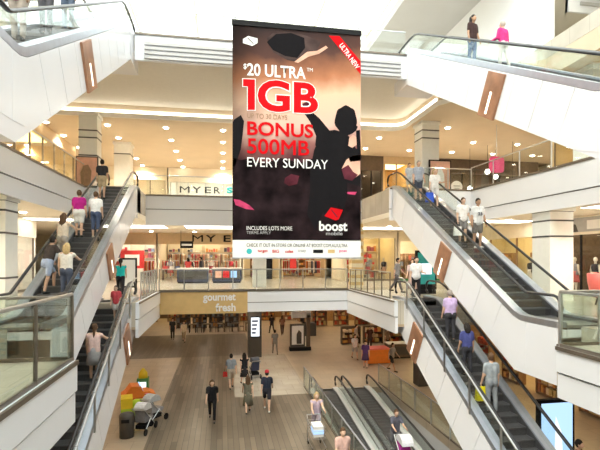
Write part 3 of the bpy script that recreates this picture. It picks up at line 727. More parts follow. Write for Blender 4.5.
# goods -------------------------------------------------------------
CL = {}
def cloth(c, r=0.85):
    k = tuple(round(x, 3) for x in c)
    if k not in CL:
        n = 'cloth_%d' % len(CL); mat(n, k, r, var=0.12, scale=14, spec=0.2); CL[k] = n
    return CL[k]
PAL = [(0.55,0.05,0.07),(0.75,0.70,0.62),(0.10,0.10,0.14),(0.65,0.33,0.12),(0.25,0.30,0.42),(0.72,0.52,0.40),(0.35,0.10,0.16),(0.80,0.78,0.74),(0.45,0.38,0.20),(0.70,0.20,0.15)]
for c in PAL: cloth(c)
def rack(label, p, rz=0, w=1.5, seed=0, pal=None, hang=1.45):
    t = thing('clothes_rack', label, 'clothes rack', p, rz); r = random.Random(seed)
    b = MB()
    for x in (-w/2, w/2): b.tube([(x,0,0.03),(x,0,hang)],0.02,6); b.box(x-0.02,x+0.02,-0.3,0.3,0,0.04)
    b.tube([(-w/2,0,hang),(w/2,0,hang)],0.02,6); b.build('frame','steel',t,local=True)
    g = MB(); n = int(w/0.085); ms = [cloth(c) for c in (pal or PAL)]
    for i in range(n):
        x = -w/2+0.06+i*(w-0.12)/(n-1); l = r.uniform(0.7,1.05); k = r.randrange(len(ms)); dx = r.uniform(-0.02,0.02)
        g.slabyz([(-0.2,hang-0.12),(0.0,hang-0.03),(0.2,hang-0.12),(0.23,hang-0.09-l),(-0.23,hang-0.09-l)], x-0.022+dx, x+0.022+dx, k)
    tag(g.build('garments', ms, t, local=True), 'row of hanging garments', kind='stuff')
    return t
def mannequin(label, p, rz, top, bottom, skin=(0.78,0.74,0.68)):
    t = thing('mannequin', label, 'mannequin', p, rz); s = MB()
    s.lathe([(0.05,1.36),(0.15,1.32),(0.17,1.2),(0.12,1.02),(0.16,0.86),(0.15,0.78)],10,sx=1.15,sy=0.75); s.cap((0,0,1.36),0.05,(0,0,1.46),0.05,8); s.ball((0,0,1.58),0.10,8,6,(0.8,0.95,1.2))
    for k in (-1,1):
        s.cap((k*0.09,0,0.8),0.085,(k*0.09,0.0,0.46),0.06,8); s.cap((k*0.09,0,0.46),0.055,(k*0.10,0.02,0.10),0.04,8)
        s.cap((k*0.2,0,1.30),0.05,(k*0.25,0.02,1.05),0.04,8); s.cap((k*0.25,0.02,1.05),0.04,(k*0.24,-0.10,0.82),0.03,8)
    s.build('body', cloth(skin,0.4), t, True, True)
    MB().lathe([(0.06,1.38),(0.165,1.34),(0.185,1.2),(0.135,1.02),(0.18,0.84)],10,sx=1.15,sy=0.78).build('top', cloth(top), t, True, True)
    MB().lathe([(0.14,1.02),(0.18,0.84),(0.20,0.62),(0.24,0.48)],10,sx=1.1,sy=0.85).build('skirt', cloth(bottom), t, True, True)
    MB().lathe([(0.22,0.0),(0.22,0.02),(0.02,0.03),(0.015,0.12)],12).build('stand','steel',t,local=True)
def table(label, p, rz, w=1.4, d=0.8, h=0.85, topm='ceil_white', legm='darkbrown'):
    t = thing('display_table', label, 'table', p, rz)
    MB().box(-w/2,w/2,-d/2,d/2,h-0.06,h).build('table_top',topm,t,local=True)
    for x in (-1,1):
        for y in (-1,1): MB().box(x*(w/2-0.08)-0.035,x*(w/2-0.08)+0.035,y*(d/2-0.08)-0.035,y*(d/2-0.08)+0.035,0,h-0.06).build('leg',legm,t,local=True)
def pile(label, p, rz, c, grp):
    b = MB(); 
    for k in range(4): b.box(-0.15,0.15,-0.12,0.12,k*0.05,k*0.05+0.045,k % 2)
    o = b.build('folded_clothes',[cloth(c),cloth([x*0.8 for x in c])]); o.location = p; o.rotation_euler = (0,0,rz); tag(o,label,'clothes',grp)
def counter(label, p, rz, w=2.0, d=0.7, h=1.0, m='navy', top='glass_top'):
    t = thing('display_counter', label, 'counter', p, rz)
    MB().box(-w/2,w/2,-d/2,d/2,0.1,h-0.05).build('body',m,t,local=True); MB().box(-w/2-0.03,w/2+0.03,-d/2-0.03,d/2+0.03,h-0.05,h).build('counter_top','ceil_white',t,local=True)
    MB().box(-w/2+0.05,w/2-0.05,-d/2+0.05,d/2-0.05,0,0.1).build('plinth','black',t,local=True)
    MB().box(-w/2+0.1,w/2-0.1,-d/2-0.012,-d/2,0.25,h-0.2).build('front_panel','charcoal',t,local=True)
def shelf(label, p, rz, w=1.6, h=2.0, seed=0, m='brown', pal=None, n=4):
    t = thing('shelf_unit', label, 'shelves', p, rz); r = random.Random(seed); ms = [cloth(c) for c in (pal or PAL)]
    MB().box(-w/2,w/2,0.38,0.42,0,h).build('back_panel',m,t,local=True)
    for x in (-w/2, w/2-0.05): MB().box(x,x+0.05,0,0.38,0,h).build('side_panel',m,t,local=True)
    g = MB()
    for i in range(n):
        z = 0.1+i*(h-0.15)/n; MB().box(-w/2+0.05,w/2-0.05,0,0.38,z-0.03,z).build('shelf_board',m,t,local=True)
        x = -w/2+0.08
        while x < w/2-0.3:
            ww = r.uniform(0.12,0.26); g.box(x,x+ww,0.05,0.3,z,z+r.uniform(0.15,(h/n)*0.8),r.randrange(len(ms))); x += ww+r.uniform(0.02,0.08)
    tag(g.build('goods',ms,t,local=True),'assorted goods on the shelves',kind='stuff')
def wallsign(parent_key, txt, u0, z0, w, h, m, bold=0.02, v=-0.06, thick=0.05):
    t = SH[parent_key][0]
    return lettering(txt, w, h, m, t, (u0, v, z0), bold=bold, name='sign_lettering', thick=thick)

# first floor, far side
shop('f1a','red and cream shop behind the sign board on the first floor',(-9.4,36,L1),0,4.4,3.58,5,'cream','panel_white',0.9,'tan')
shop('f1b','wide open white department store under the dark MYER letters',(-4.9,36,L1),0,6.4,3.58,5,'ceil_light','panel_warm',0.85,'tan')
for ch, x, w_ in (('M',2.60,0.82),('Y',3.62,0.80),('E',5.0,0.55),('R',5.75,0.6)): wallsign('f1b',ch,x,2.92,w_,0.52,'black',0.015)
shop('f1c','dark fronted shop beside the pale green column under the banner',(1.6,36,L1),0,3.0,3.58,5,'cream','panel_warm',0.9,'cream')
shop('f1d','warm orange shop with a red hanging banner on the first floor',(4.7,36,L1),0,3.7,3.58,5,'tan','panel_warm',0.9,'cream')
shop('f1e','golden glass fronted shop with a dark mannequin',(8.6,31,L1),0,3.9,3.58,4,'cream','panel_gold',0.5,'cream','bronze',3)
shop('f1f','shop with green framed front beside the golden shop',(12.6,31,L1),0,3.6,3.58,4,'ceil_light','panel_warm',0.7,'cream','green',2)
# first floor, galleries
shop('l1a','cream lit shop on the left first floor gallery',(-9.5,8,L1),90,8.0,3.58,4.5,'cream','panel_warm',0.8,'ceil_light','bronze',4)
shop('l1b','bright shop at the far end of the left first floor gallery',(-9.5,16.2,L1),90,9.0,3.58,4.5,'ceil_white','panel_white',0.9,'ceil_light','bronze',4)
shop('r1a','black framed fashion shop with a photograph over the door',(16.3,20.2,L1),-90,5.6,3.58,4.5,'darkbrown','panel_warm',0.85,'ceil_light','black',3)
shop('r1b','cream and gold shop behind the right escalator',(16.3,30.5,L1),-90,10.2,3.58,4.5,'cream','panel_gold',0.8,'cream','brown',4)
shop('r1c','near right cream shop at the picture edge',(16.3,14.5,L1),-90,6,3.58,4.5,'cream','panel_warm',0.8,'ceil_light','black',3)
# second floor
shop('f2a','pale shop front on the left of the second floor',(-9.0,36,L2),0,4.8,3.63,5,'ceil_light','panel_warm',1.0,'cream','bronze',4)
shop('f2b','white store front of the second floor with dark letters on the glass',(-4.1,36,L2),0,7.0,3.63,5,'ceil_white','panel_white',1.1,'ceil_light','steel',5)
for ch, x, w_ in (('M',0.85,0.75),('Y',1.75,0.72),('V',2.6,0.72),('N',3.45,0.7)): pass
for ch, x, w_ in (('M',0.85,0.75),('Y',1.78,0.72),('E',2.75,0.5),('R',3.45,0.5)): wallsign('f2b',ch,x,1.72,w_,0.50,'black',0.015)
wallsign('f2b','S',4.45,1.75,0.45,0.50,'teal',0.06)
shop('f2c','shop front on the second floor hidden behind the banner',(3.0,36,L2),0,6.1,3.63,5,'cream','panel_warm',1.0,'cream','bronze',4)
shop('f2d','dark brown shop on the second floor right of the banner',(9.2,29.5,L2),0,1.7,3.63,5,'darkbrown','panel_warm',1.0,'darkbrown','black',2)
shop('f2e','golden lit shop behind the head of the right escalator',(10.9,29.5,L2),0,2.8,3.63,5,'gold_fascia','panel_gold',0.5,'tan','bronze',3)
shop('f2f','dark shop with small lamps at the far right of the second floor',(13.75,29.5,L2),0,9,3.63,5,'darkbrown','panel_warm',1.0,'darkbrown','black',3)
shop('l2a','yellow brown shop front on the left second floor gallery',(-9.2,20.5,L2),90,10.0,3.63,4.5,'gold_fascia','panel_gold',0.6,'tan','bronze',6)
shop('l2b','nearer tan shop front on the left second floor gallery',(-9.2,9,L2),90,11.3,3.63,4.5,'tan','panel_gold',0.6,'tan','bronze',6)
shop('r2a','golden brown shop on the right second floor gallery',(15.4,19.0,L2),-90,10,3.63,4.5,'tan','panel_gold',0.6,'brown','bronze',6)
# ground level
shop('g0a','dim food hall counter at the back of the ground level',(-8.6,47,L0),0,10.0,3.98,4.5,'darkbrown','panel_gold',1.0,'darkbrown')
shop('g0b','warm lit food shop at the back of the ground level',(1.6,46,L0),0,6.4,3.98,4.5,'brown','panel_gold',1.0,'brown')
shop('g0c','orange lit grocer on the right of the ground level',(8.4,42,L0),0,8.5,3.98,4.5,'brown','panel_gold',1.0,'brown')
shop('g0d','warm shop along the right wall of the ground level',(14.5,40,L0),-90,10,3.98,4.5,'brown','panel_gold',0.9,'darkbrown')
shop('g0e','brown shop behind the lower right escalator',(14.5,29,L0),-90,14,3.98,4.5,'brown','panel_gold',0.9,'darkbrown')
shop('g0f','shop along the left wall of the ground level',(-9.5,12,L0),90,18,3.98,4.5,'tan','panel_gold',0.9,'brown')
# goods in the shops
ORD = ['first','second','third','fourth','fifth','sixth','seventh','eighth']
def rowof(key, fn, n, u0, u1, v, desc, **k):
    for i in range(n):
        u = u0+(u1-u0)*(i/(n-1) if n > 1 else 0.5); p, a = at(key, u, v); yield i, p, a
GOODS = [('f1a','tall',2,1.0,3.4,4.2,'at the back of the red and cream shop'),('f1b','tall',4,0.9,5.6,4.3,'at the back of the white department store'),('f1b','tallrack',3,1.2,5.0,2.6,'in the middle of the white department store'),('f1c','tall',1,1.9,2.0,4.2,'at the back of the dark fronted shop'),('f1e','tall',2,0.9,3.0,3.2,'at the back of the golden shop'),('f1a','rack',3,0.8,3.6,1.2,'in the red and cream shop'),('f1b','rack',4,0.8,5.6,1.6,'in the white department store'),('f1b','mannequin',4,0.9,5.6,0.5,'at the front of the white department store'),
 ('f1c','shelf',1,1.4,1.6,2.5,'in the dark fronted shop'),('f1d','rack',2,0.9,2.8,1.0,'in the warm orange shop'),('f1d','shelf',2,1.0,2.8,4.2,'at the back of the warm orange shop'),
 ('f1e','mannequin',2,1.9,3.1,0.6,'in the golden glass fronted shop'),('f1f','shelf',2,0.9,2.6,2.6,'in the shop with the green framed front'),
 ('l1a','shelf',3,1.5,6.5,3.6,'in the cream shop on the left gallery'),('l1b','rack',4,1.2,7.8,1.2,'in the bright shop on the left gallery'),
 ('r1a','mannequin',4,0.9,4.6,0.6,'in the black framed fashion shop'),('r1a','rack',2,1.5,4.2,2.4,'in the black framed fashion shop'),
 ('r1b','shelf',3,1.6,8.4,3.4,'in the cream and gold shop'),('r1b','mannequin',3,2,8,0.6,'in the cream and gold shop'),
 ('f2a','shelf',2,1.2,3.4,3.6,'in the pale second floor shop'),('f2f','rack',3,1.2,5.5,1.0,'in the dark right second floor shop'),('f2f','shelf',3,1.5,6,4.0,'at the back of the dark upper shop'),('f2e','mannequin',2,0.8,2.0,0.7,'in the golden lit second floor shop'),
 ('l2a','mannequin',4,1.2,8.8,0.7,'in the yellow brown left gallery shop'),('l2a','shelf',3,1.5,8.5,3.6,'in the yellow brown left gallery shop'),
 ('r2a','mannequin',3,1.5,8.5,0.7,'in the golden brown right gallery shop'),('r2a','shelf',3,1.5,8.5,3.6,'in the golden brown right gallery shop'),
 ('g0a','shelf',4,1.2,8.8,1.5,'in the dim food hall'),('g0b','shelf',3,1.0,5.4,1.5,'in the warm food shop'),('g0c','shelf',4,1.0,7.5,1.0,'in the orange lit grocer'),('g0d','shelf',5,1.0,9.0,0.5,'along the right ground level wall'),
 ('g0e','shelf',5,1.5,12.5,0.8,'behind the lower right escalator')]
RED = [(0.6,0.04,0.05),(0.7,0.3,0.1),(0.75,0.6,0.45),(0.4,0.1,0.05)]
WARM = [(0.7,0.35,0.1),(0.6,0.45,0.2),(0.75,0.6,0.4),(0.35,0.15,0.08),(0.5,0.1,0.05)]
for gi, (key, kind, n, u0, u1, v, desc) in enumerate(GOODS):
    for i, p, a in rowof(key, None, n, u0, u1, v, desc):
        o_ = (ORD[i]+' ' if n > 1 else ''); tail = (' from the left' if n > 1 else '')
        if kind == 'rack': rack(o_+'clothes rack'+tail+' '+desc, p, a, 1.3, gi*10+i, RED+PAL[:3] if key in ('f1a','f1d') else None)
        elif kind == 'tall': shelf(o_+'tall display wall'+tail+' '+desc, p, a, 1.25, 2.75, gi*10+i, 'ceil_light', PAL+[(0.05,0.04,0.04),(0.5,0.3,0.15)], 5)
        elif kind == 'tallrack': rack(o_+'raised clothes rack'+tail+' '+desc, (p[0],p[1],p[2]), a, 1.5, gi*10+i, [(0.05,0.05,0.06),(0.35,0.2,0.12),(0.6,0.45,0.3),(0.4,0.05,0.06),(0.75,0.7,0.65)], hang=2.0)
        elif kind == 'shelf': shelf(o_+'stocked shelf unit'+tail+' '+desc, p, a, 1.5, 2.0, gi*10+i, 'brown', WARM if key[0] == 'g' or key in ('f1d',) else None)
        else:
            c = [(0.04,0.04,0.05),(0.75,0.70,0.65),(0.5,0.06,0.08),(0.3,0.3,0.34)][(gi+i) % 4]; c2_ = [(0.06,0.05,0.06),(0.55,0.35,0.25),(0.7,0.65,0.6),(0.45,0.1,0.1)][(gi+2*i) % 4]
            mannequin(o_+'dressed mannequin'+tail+' '+desc, p, a+PI, c, c2_)
counter('dark blue display counter on the left in front of the department store',(-1.9,30.5,L1),0,2.0)
counter('dark display counter with bright cards beside the banner',(0.3,30.5,L1),0,1.9)
for i,(x,c) in enumerate(((-0.25,'printpeach'),(0.25,'printred'),(0.75,'screen'))): tag(MB().box(x-0.2,x+0.2,30.08,30.13,0.35,0.8).build('card',c,loc=None),['peach card','red card','blue lit card'][i]+' standing against the display counter','card')
table('white display table at the front of the department store',(-3.7,34.6,L1),0)
for i,c in enumerate(((0.7,0.1,0.1),(0.75,0.7,0.65),(0.15,0.2,0.35))): pile(['red','cream','navy'][i]+' folded clothes on the white display table',(-4.15+i*0.45,34.6,0.85),0,c,'folded clothes on the white table')
t = thing('hanging_sign','small black hanging sign in front of the department store','sign',(-2.45,33.0,2.0)); MB().box(-2.95,-2.05,32.98,33.04,2.35,2.85).build('board','black',t); MB().box(-2.85,-2.15,32.965,32.98,2.52,2.66).build('lettering_line','printwhite',t)
for x in (-2.9,-2.1): MB().tube([(x,33.01,2.85),(x,33.01,3.6)],0.015,5).build('hanger','black',t)
t = thing('hanging_banner','narrow red banner in the warm first floor shop','banner',(5.55,35.7,0)); MB().box(5.35,5.85,35.7,35.73,0.7,2.4).build('sheet','red',t); MB().tube([(5.3,35.71,2.42),(5.9,35.71,2.42)],0.02,5).build('rod','steel',t)
for x in (5.32,5.88): MB().tube([(x,35.71,2.42),(x,35.71,3.6)],0.008,4).build('cord','steel',t)
t = thing('advertising_board','tall dark panel with a pale emblem beside the green column','panel',(3.3,35.5,0)); MB().box(2.85,3.9,35.5,35.6,0,2.4).build('board','black',t); MB().slabxz([(3.25,1.75),(3.5,1.75),(3.375,2.05)],35.49,35.5).build('emblem','printwhite',t)
# sign board at the head of the lower left escalator
t = thing('sign_board','white poster board in a dark frame at the head of the lower left escalator','sign',(-4.4,22.4,0)); MB().box(-4.75,-4.0,22.38,22.45,0.25,1.65).build('frame','black',t); MB().box(-4.68,-4.07,22.365,22.38,0.33,1.57).build('print','printwhite',t)
for x in (-4.7,-4.05): MB().box(x-0.03,x+0.03,22.2,22.6,0,0.25).build('foot','black',t)
t = thing('red_display','red cosmetics display panel behind the sign board','display',(-6.5,34.0,0)); MB().box(-7.2,-5.6,34,34.3,0,2.2).build('panel','red',t); MB().box(-6.9,-5.9,33.98,34,1.1,1.9).build('print','printwhite',t); MB().box(-7.2,-5.6,33.7,34,0.0,0.9).build('counter','ceil_white',t)
# advertising screen behind the woman on the right
t = thing('advertising_screen','teal advertising screen in a black case on the first floor right','screen',(9.0,19.4,0)); MB().box(8.75,9.75,19.4,19.55,0.2,2.0).build('case','black',t); MB().box(8.83,9.67,19.385,19.4,0.45,1.9).build('screen','teal',t); MB().box(9.0,9.5,19.38,19.385,0.9,1.4).build('screen_image','screen_white',t); MB().box(8.8,9.7,19.35,19.6,0,0.2).build('base','black',t)
# photograph over the black framed shop
t = SH['r1a'][0]; MB().box(0.3,5.2,-0.09,-0.05,2.85,3.5).build('photo_sign','printgrey',t,local=True); MB().slabxz([(1.0,2.86),(1.9,2.86),(1.75,3.2),(1.55,3.25),(1.5,3.42),(1.35,3.42),(1.3,3.25),(1.1,3.15)],-0.095,-0.09).build('printed_figure','charcoal',t,local=True)
MB().box(2.4,4.9,-0.095,-0.09,2.95,3.35).build('printed_panel','printwhite',t,local=True)
# signs on the right gallery of the second floor
t = thing('shop_sign','pink rounded sign hanging over the right second floor gallery','sign',(14.2,21.5,5.0)); b = MB(); b.slabxz([(14.2+0.42*math.copysign(abs(math.cos(a))**0.4,math.cos(a)),6.55+0.42*math.copysign(abs(math.sin(a))**0.4,math.sin(a))) for a in [2*PI*i/24 for i in range(24)]],21.5,21.56); b.build('board','pink',t); MB().tube([(14.2,21.53,6.95),(14.2,21.53,8.65)],0.02,5).build('hanger','steel',t)
t = thing('round_sign','round white sign with grey lettering on the right gallery','sign',(12.7,22.9,5)); b = MB(); b.slabxz([(12.7+0.34*math.cos(a),5.55+0.34*math.sin(a)) for a in [2*PI*i/20 for i in range(20)]],22.9,22.94); b.build('disc','printwhite',t); MB().box(12.5,12.9,22.89,22.9,5.58,5.64).build('lettering_line','printgrey',t); MB().box(12.55,12.85,22.89,22.9,5.45,5.5).build('lettering_line','printgrey',t); MB().tube([(12.7,22.95,5.0),(12.7,22.95,5.6)],0.03,6).build('stand','steel',t)
for i,(x,y,z) in enumerate(((16.2,25.5,7.0),(17.4,26.5,6.9),(15.6,26.5,6.1),(17.2,24.5,6.3))):
    t = thing('pendant_lamp',['highest','right hand','left hand','lowest'][i]+' round pendant lamp in the dark right part of the second floor','lamp',(x,y,z)); MB().ball((0,0,0),0.16).build('globe','panel_white',t,True,True); MB().tube([(0,0,0.15),(0,0,8.65-z)],0.01,5).build('cord','black',t,local=True)
# ground level things
t = thing('information_totem','dark information totem with a pale poster on the ground level','totem',(5.5,31.9,L0)); MB().box(4.75,6.3,31.75,32.2,L0,L0+0.25).build('plinth','black',t); MB().box(4.8,5.85,31.8,32.1,L0+0.25,L0+1.9).build('case','charcoal',t); MB().box(4.9,5.75,31.78,31.8,L0+0.45,L0+1.8).build('poster','printwhite',t); MB().slabxz([(5.25,L0+0.5),(5.6,L0+0.5),(5.6,L0+1.3),(5.4,L0+1.5),(5.25,L0+1.2)],31.77,31.78).build('printed_figure','charcoal',t); MB().box(6.0,6.25,31.85,32.1,L0+0.25,L0+2.6).build('side_post','darkbrown',t); MB().box(4.9,6.3,31.85,32.05,L0+2.35,L0+2.8).build('header_board','printwhite',t)
t = thing('food_kiosk','dark kiosk stand at the back of the ground level','kiosk',(7.3,38,L0)); MB().box(6.8,7.9,37.6,38.5,L0,L0+1.1).build('counter','charcoal',t); MB().box(6.8,7.9,37.6,38.5,L0+2.3,L0+2.6).build('canopy','brown',t)
for x in (6.85,7.85): MB().box(x-0.04,x+0.04,37.65,37.73,L0+1.1,L0+2.3).build('post','black',t)
t = thing('display_table','table under an orange cloth on the right of the ground level','table',(9.7,27.5,L0))
MB().slabyz([(26.9,L0+0.05),(26.85,L0+0.9),(28.1,L0+0.9),(28.05,L0+0.05)],8.9,10.5).build('cloth','orange',t); MB().box(8.95,10.45,26.95,28.0,L0+0.9,L0+0.95).build('table_top','coral',t)
for x in (9.0,10.4):
    for y in (27.0,27.95): MB().tube([(x,y,L0),(x,y,L0+0.1)],0.03,5).build('leg','steel',t)
counter('dark market counter behind the orange table',(11.6,28.6,L0),0,1.6,0.8,1.0,'darkbrown')
for i in range(4): shelf(ORD[i]+' stocked market stand from the left under the right balcony',(9.8+i*1.8,33.5,L0),0,1.5,1.35,200+i,'darkbrown',WARM,3)
for i in range(4): shelf(ORD[i]+' dark stall from the left under the gold balcony',(-3.6+i*1.5,43.5,L0),0,1.3,1.6,300+i,'charcoal',[(0.1,0.07,0.05),(0.3,0.15,0.06),(0.2,0.2,0.2)],3)
def chair(label, p, rz, grp):
    t = thing('dining_chair', label, 'chair', p, rz, grp)
    MB().box(-0.2,0.2,-0.2,0.2,0.43,0.47).build('seat','darkbrown',t,local=True); MB().box(-0.2,0.2,-0.2,-0.16,0.5,0.85).build('backrest','darkbrown',t,local=True)
    for x in (-1,1):
        for y in (-1,1): MB().tube([(x*0.18,y*0.18,0),(x*0.18,y*0.18,0.9 if y<0 else 0.43)],0.018,5).build('leg','black',t,local=True)
for i in range(5):
    x = -2.6+i*1.25; table(ORD[i]+' small dark cafe table from the left under the gold balcony',(x,41.3,L0),0,0.7,0.7,0.75,'darkbrown','black')
    chair(ORD[i]+' dark chair from the left among the cafe tables',(x+0.6,41.2,L0),PI/2,'chairs in the food hall')
t = thing('digital_screen','large blue digital screen at the foot of the lower right escalator','screen',(9.6,9.4,L0)); MB().box(9.3,10.5,12.0,12.15,L0+0.2,L0+2.4).build('case','black',t); MB().box(9.38,10.42,11.985,12.0,L0+0.45,L0+2.3).build('screen','screen',t); MB().slabxz([(9.8,L0+0.5),(10.1,L0+0.5),(10.05,L0+1.4),(9.85,L0+1.9)],11.98,11.985).build('screen_image','screen_white',t); MB().box(9.4,10.4,11.95,12.3,L0,L0+0.2).build('base','black',t)
t = thing('lounge_chair','coral red lounge chair on the right landing','chair',(13.2,13.6,0)); MB().lathe([(0.42,0.28),(0.5,0.34),(0.5,0.44),(0.40,0.48)],16,(13.2,13.6,0)).build('seat','coral',t,True)
b = MB(); b.lathe([(0.47,0.40),(0.56,0.8),(0.58,1.1),(0.52,1.12),(0.46,0.8),(0.40,0.46)],16,(13.2,13.75,0),sy=0.75); b.build('backrest','coral',t,True)
for a in (0.7,2.3,3.9,5.5): MB().tube([(13.2+0.35*math.cos(a),13.6+0.35*math.sin(a),0),(13.2+0.28*math.cos(a),13.6+0.28*math.sin(a),0.3)],0.025,6).build('leg','darkbrown',t)

# children's rides, pram, bin by the lower left escalator
t = thing('toy_car_ride','orange and red toy car ride on the ground level','kiddie ride',(-3.75,21.2,L0),0.3)
MB().box(-0.55,0.55,-0.45,0.45,0,0.25).build('base','charcoal',t,local=True)
MB().slabxz([(-0.65,0.3),(0.7,0.3),(0.72,0.55),(0.45,0.68),(0.2,0.7),(0.1,0.95),(-0.3,0.98),(-0.5,0.72),(-0.68,0.6)],-0.36,0.36).build('body','orange',t,local=True)
MB().box(-0.68,0.74,-0.37,0.37,0.36,0.46).build('stripe','red',t,local=True)
for x in (-0.4,0.42):
    for y in (-0.37,0.37): 
        w_ = MB(); w_.slabxz([(x+0.16*math.cos(a),0.34+0.16*math.sin(a)) for a in [2*PI*i/12 for i in range(12)]],y-0.04,y+0.04); w_.build('wheel','black',t,local=True)
MB().slabxz([(0.1,0.72),(0.2,0.72),(0.1,1.0),(0.05,1.0)],-0.3,0.3).build('windscreen','screen',t,local=True)
t = thing('toy_train_ride','lime green and yellow toy train ride nearest the escalator','kiddie ride',(-3.55,19.5,L0),0.2)
MB().box(-0.5,0.6,-0.4,0.4,0,0.22).build('base','charcoal',t,local=True); MB().box(-0.55,0.65,-0.35,0.35,0.25,0.55).build('body','lime',t,local=True); MB().box(-0.55,-0.1,-0.35,0.35,0.55,0.95).build('cab','yellow',t,local=True)
MB().cap((0.0,0,0.62),0.2,(0.5,0,0.62),0.18).build('boiler','lime',t,True,True); MB().lathe([(0.06,0.75),(0.06,0.95),(0.09,1.0)],8,(0.45,0,0)).build('chimney','red',t,local=True)
t = thing('toy_tower','small green toy tower behind the orange car ride','toy',(-3.75,22.6,L0)); MB().box(-0.25,0.25,-0.25,0.25,0,0.9).build('body','green',t,local=True); MB().lathe([(0.22,0.9),(0.2,1.15),(0.05,1.35)],10).build('roof','yellow',t,True,True); MB().box(-0.18,0.18,-0.26,-0.25,0.4,0.75).build('front_panel','screen_white',t,local=True)
t = thing('waste_bin','dark grey waste bin beside the rides','bin',(-3.5,17.6,L0)); MB().lathe([(0.26,0),(0.28,0.8),(0.24,0.86),(0.12,0.9)],14).build('body','charcoal',t,True,True); MB().box(-0.14,0.14,-0.29,-0.25,0.6,0.72).build('flap','black',t,local=True)
def pram(label, p, rz, body, seatc='navy'):
    t = thing('pram', label, 'pram', p, rz); b = MB()
    for x in (-0.24,0.24):
        b.tube([(x,0.45,0.15),(x,0.1,0.5),(x,-0.5,1.02)],0.016,6); b.tube([(x,-0.4,0.15),(x,0.1,0.55)],0.016,6)
    b.tube([(-0.24,-0.5,1.02),(0.24,-0.5,1.02)],0.02,6); b.tube([(-0.24,-0.4,0.15),(0.24,-0.4,0.15)],0.014,6); b.build('frame','steel',t,local=True)
    MB().slabyz([(-0.3,0.45),(0.28,0.40),(0.38,0.5),(0.34,0.56),(0.0,0.55),(-0.28,0.95),(-0.34,0.92)],-0.2,0.2).build('seat',seatc,t,local=True)
    h = MB(); h.slabyz([(-0.36+0.0,0.92)]+[(-0.12+0.33*math.cos(a),0.86+0.30*math.sin(a)) for a in [PI*(1-i/8)*0.9 for i in range(9)]],-0.21,0.21); h.build('hood',body,t,local=True)
    MB().box(-0.2,0.2,-0.3,0.25,0.2,0.34).build('basket','black',t,local=True)
    for x in (-0.26,0.26):
        for y in (-0.4,0.45):
            w_ = MB(); w_.slabyz([(y+0.13*math.cos(a),0.13+0.13*math.sin(a)) for a in [2*PI*i/14 for i in range(14)]],x-0.02,x+0.02); w_.build('wheel','black',t,local=True)
    return t
pram('grey patterned pram parked beside the toy rides',(-2.75,19.0,L0),-0.6,cloth((0.45,0.46,0.48)),cloth((0.3,0.3,0.32)))
pram('pale dotted pram nearest the viewer beside the toy rides',(-2.95,18.0,L0),-0.3,cloth((0.62,0.62,0.64)),cloth((0.2,0.2,0.22)))
def zwalk(y): return L0-1.45+1.45*min(1,max(0,(y-9.5)/11.8))-0.03
pram('silver pram with a purple bag on the right moving walk',(6.4,15.05,zwalk(15.05)),PI,cloth((0.62,0.62,0.66)),cloth((0.35,0.04,0.25)))
pram('small dark pushchair beside the dark column with the screen',(1.75,25.1,L0),0.2,cloth((0.12,0.13,0.16)))
t = thing('shopping_trolley','shopping trolley with a blue and white carton pushed beside the glass guard','trolley',(3.25,15.4,L0),PI)
b = MB()
for x in (-0.24,0.24):
    b.tube([(x,-0.45,0.12),(x,-0.45,0.9),(x,-0.55,1.0)],0.014,6); b.tube([(x,-0.45,0.2),(x,0.45,0.2)],0.014,6)
    for z in (0.5,0.62,0.74,0.86): b.tube([(x,-0.42,z),(x*0.85,0.48,z+0.03)],0.007,4)
for z in (0.5,0.62,0.74,0.86):
    b.tube([(-0.21,0.48,z+0.03),(0.21,0.48,z+0.03)],0.007,4); b.tube([(-0.24,-0.42,z),(0.24,-0.42,z)],0.007,4)
for k in range(7): y = -0.42+k*0.15; b.tube([(-0.23,y,0.5),(0.23,y,0.5)],0.006,4)
b.tube([(-0.24,-0.55,1.0),(0.24,-0.55,1.0)],0.02,6); b.build('basket_frame','steel',t,local=True)
for x in (-0.22,0.22):
    for y in (-0.42,0.42): MB().slabyz([(y+0.06*math.cos(a),0.06+0.06*math.sin(a)) for a in [2*PI*i/10 for i in range(10)]],x-0.015,x+0.015).build('wheel','black',t,local=True)
t = thing('carton','blue and white carton lying in the shopping trolley','box',(3.25,15.3,L0+0.52)); MB().box(-0.17,0.17,-0.25,0.25,0,0.36).build('body','printwhite',t,local=True); MB().box(-0.175,0.175,-0.255,0.255,0.1,0.24).build('label_band','screen',t,local=True)

# ------------------------------------------------------------------ people
JOBS = []
SKINS = [(0.62,0.40,0.29),(0.68,0.46,0.34),(0.50,0.31,0.21),(0.40,0.24,0.16)]
mat('eye', (0.03,0.02,0.02), 0.2); mat('lip', (0.45,0.16,0.14), 0.5)
POSES = {
 'stand': dict(lean=2, hl=3, hr=-3, kl=3, kr=3, sl=5, sr=-3, al=8, ar=8, el=14, er=14),
 'rail':  dict(lean=4, hl=3, hr=-2, kl=3, kr=3, sl=4, sr=55, al=8, ar=22, el=14, er=30),
 'railL': dict(lean=4, hl=3, hr=-2, kl=3, kr=3, sl=55, sr=4, al=22, ar=8, el=30, er=14),
 'walk':  dict(lean=4, hl=24, hr=-18, kl=6, kr=16, sl=-22, sr=24, al=7, ar=7, el=18, er=24),
 'walk2': dict(lean=4, hl=-16, hr=22, kl=22, kr=4, sl=22, sr=-20, al=7, ar=7, el=24, er=18),
 'climb': dict(lean=16, hl=48, hr=-8, kl=52, kr=8, sl=20, sr=30, al=14, ar=14, el=30, er=35),
 'push':  dict(lean=10, hl=16, hr=-12, kl=6, kr=10, sl=42, sr=42, al=6, ar=6, el=38, er=38),
 'carry': dict(lean=2, hl=8, hr=-8, kl=4, kr=6, sl=10, sr=0, al=9, ar=10, el=75, er=8),
}
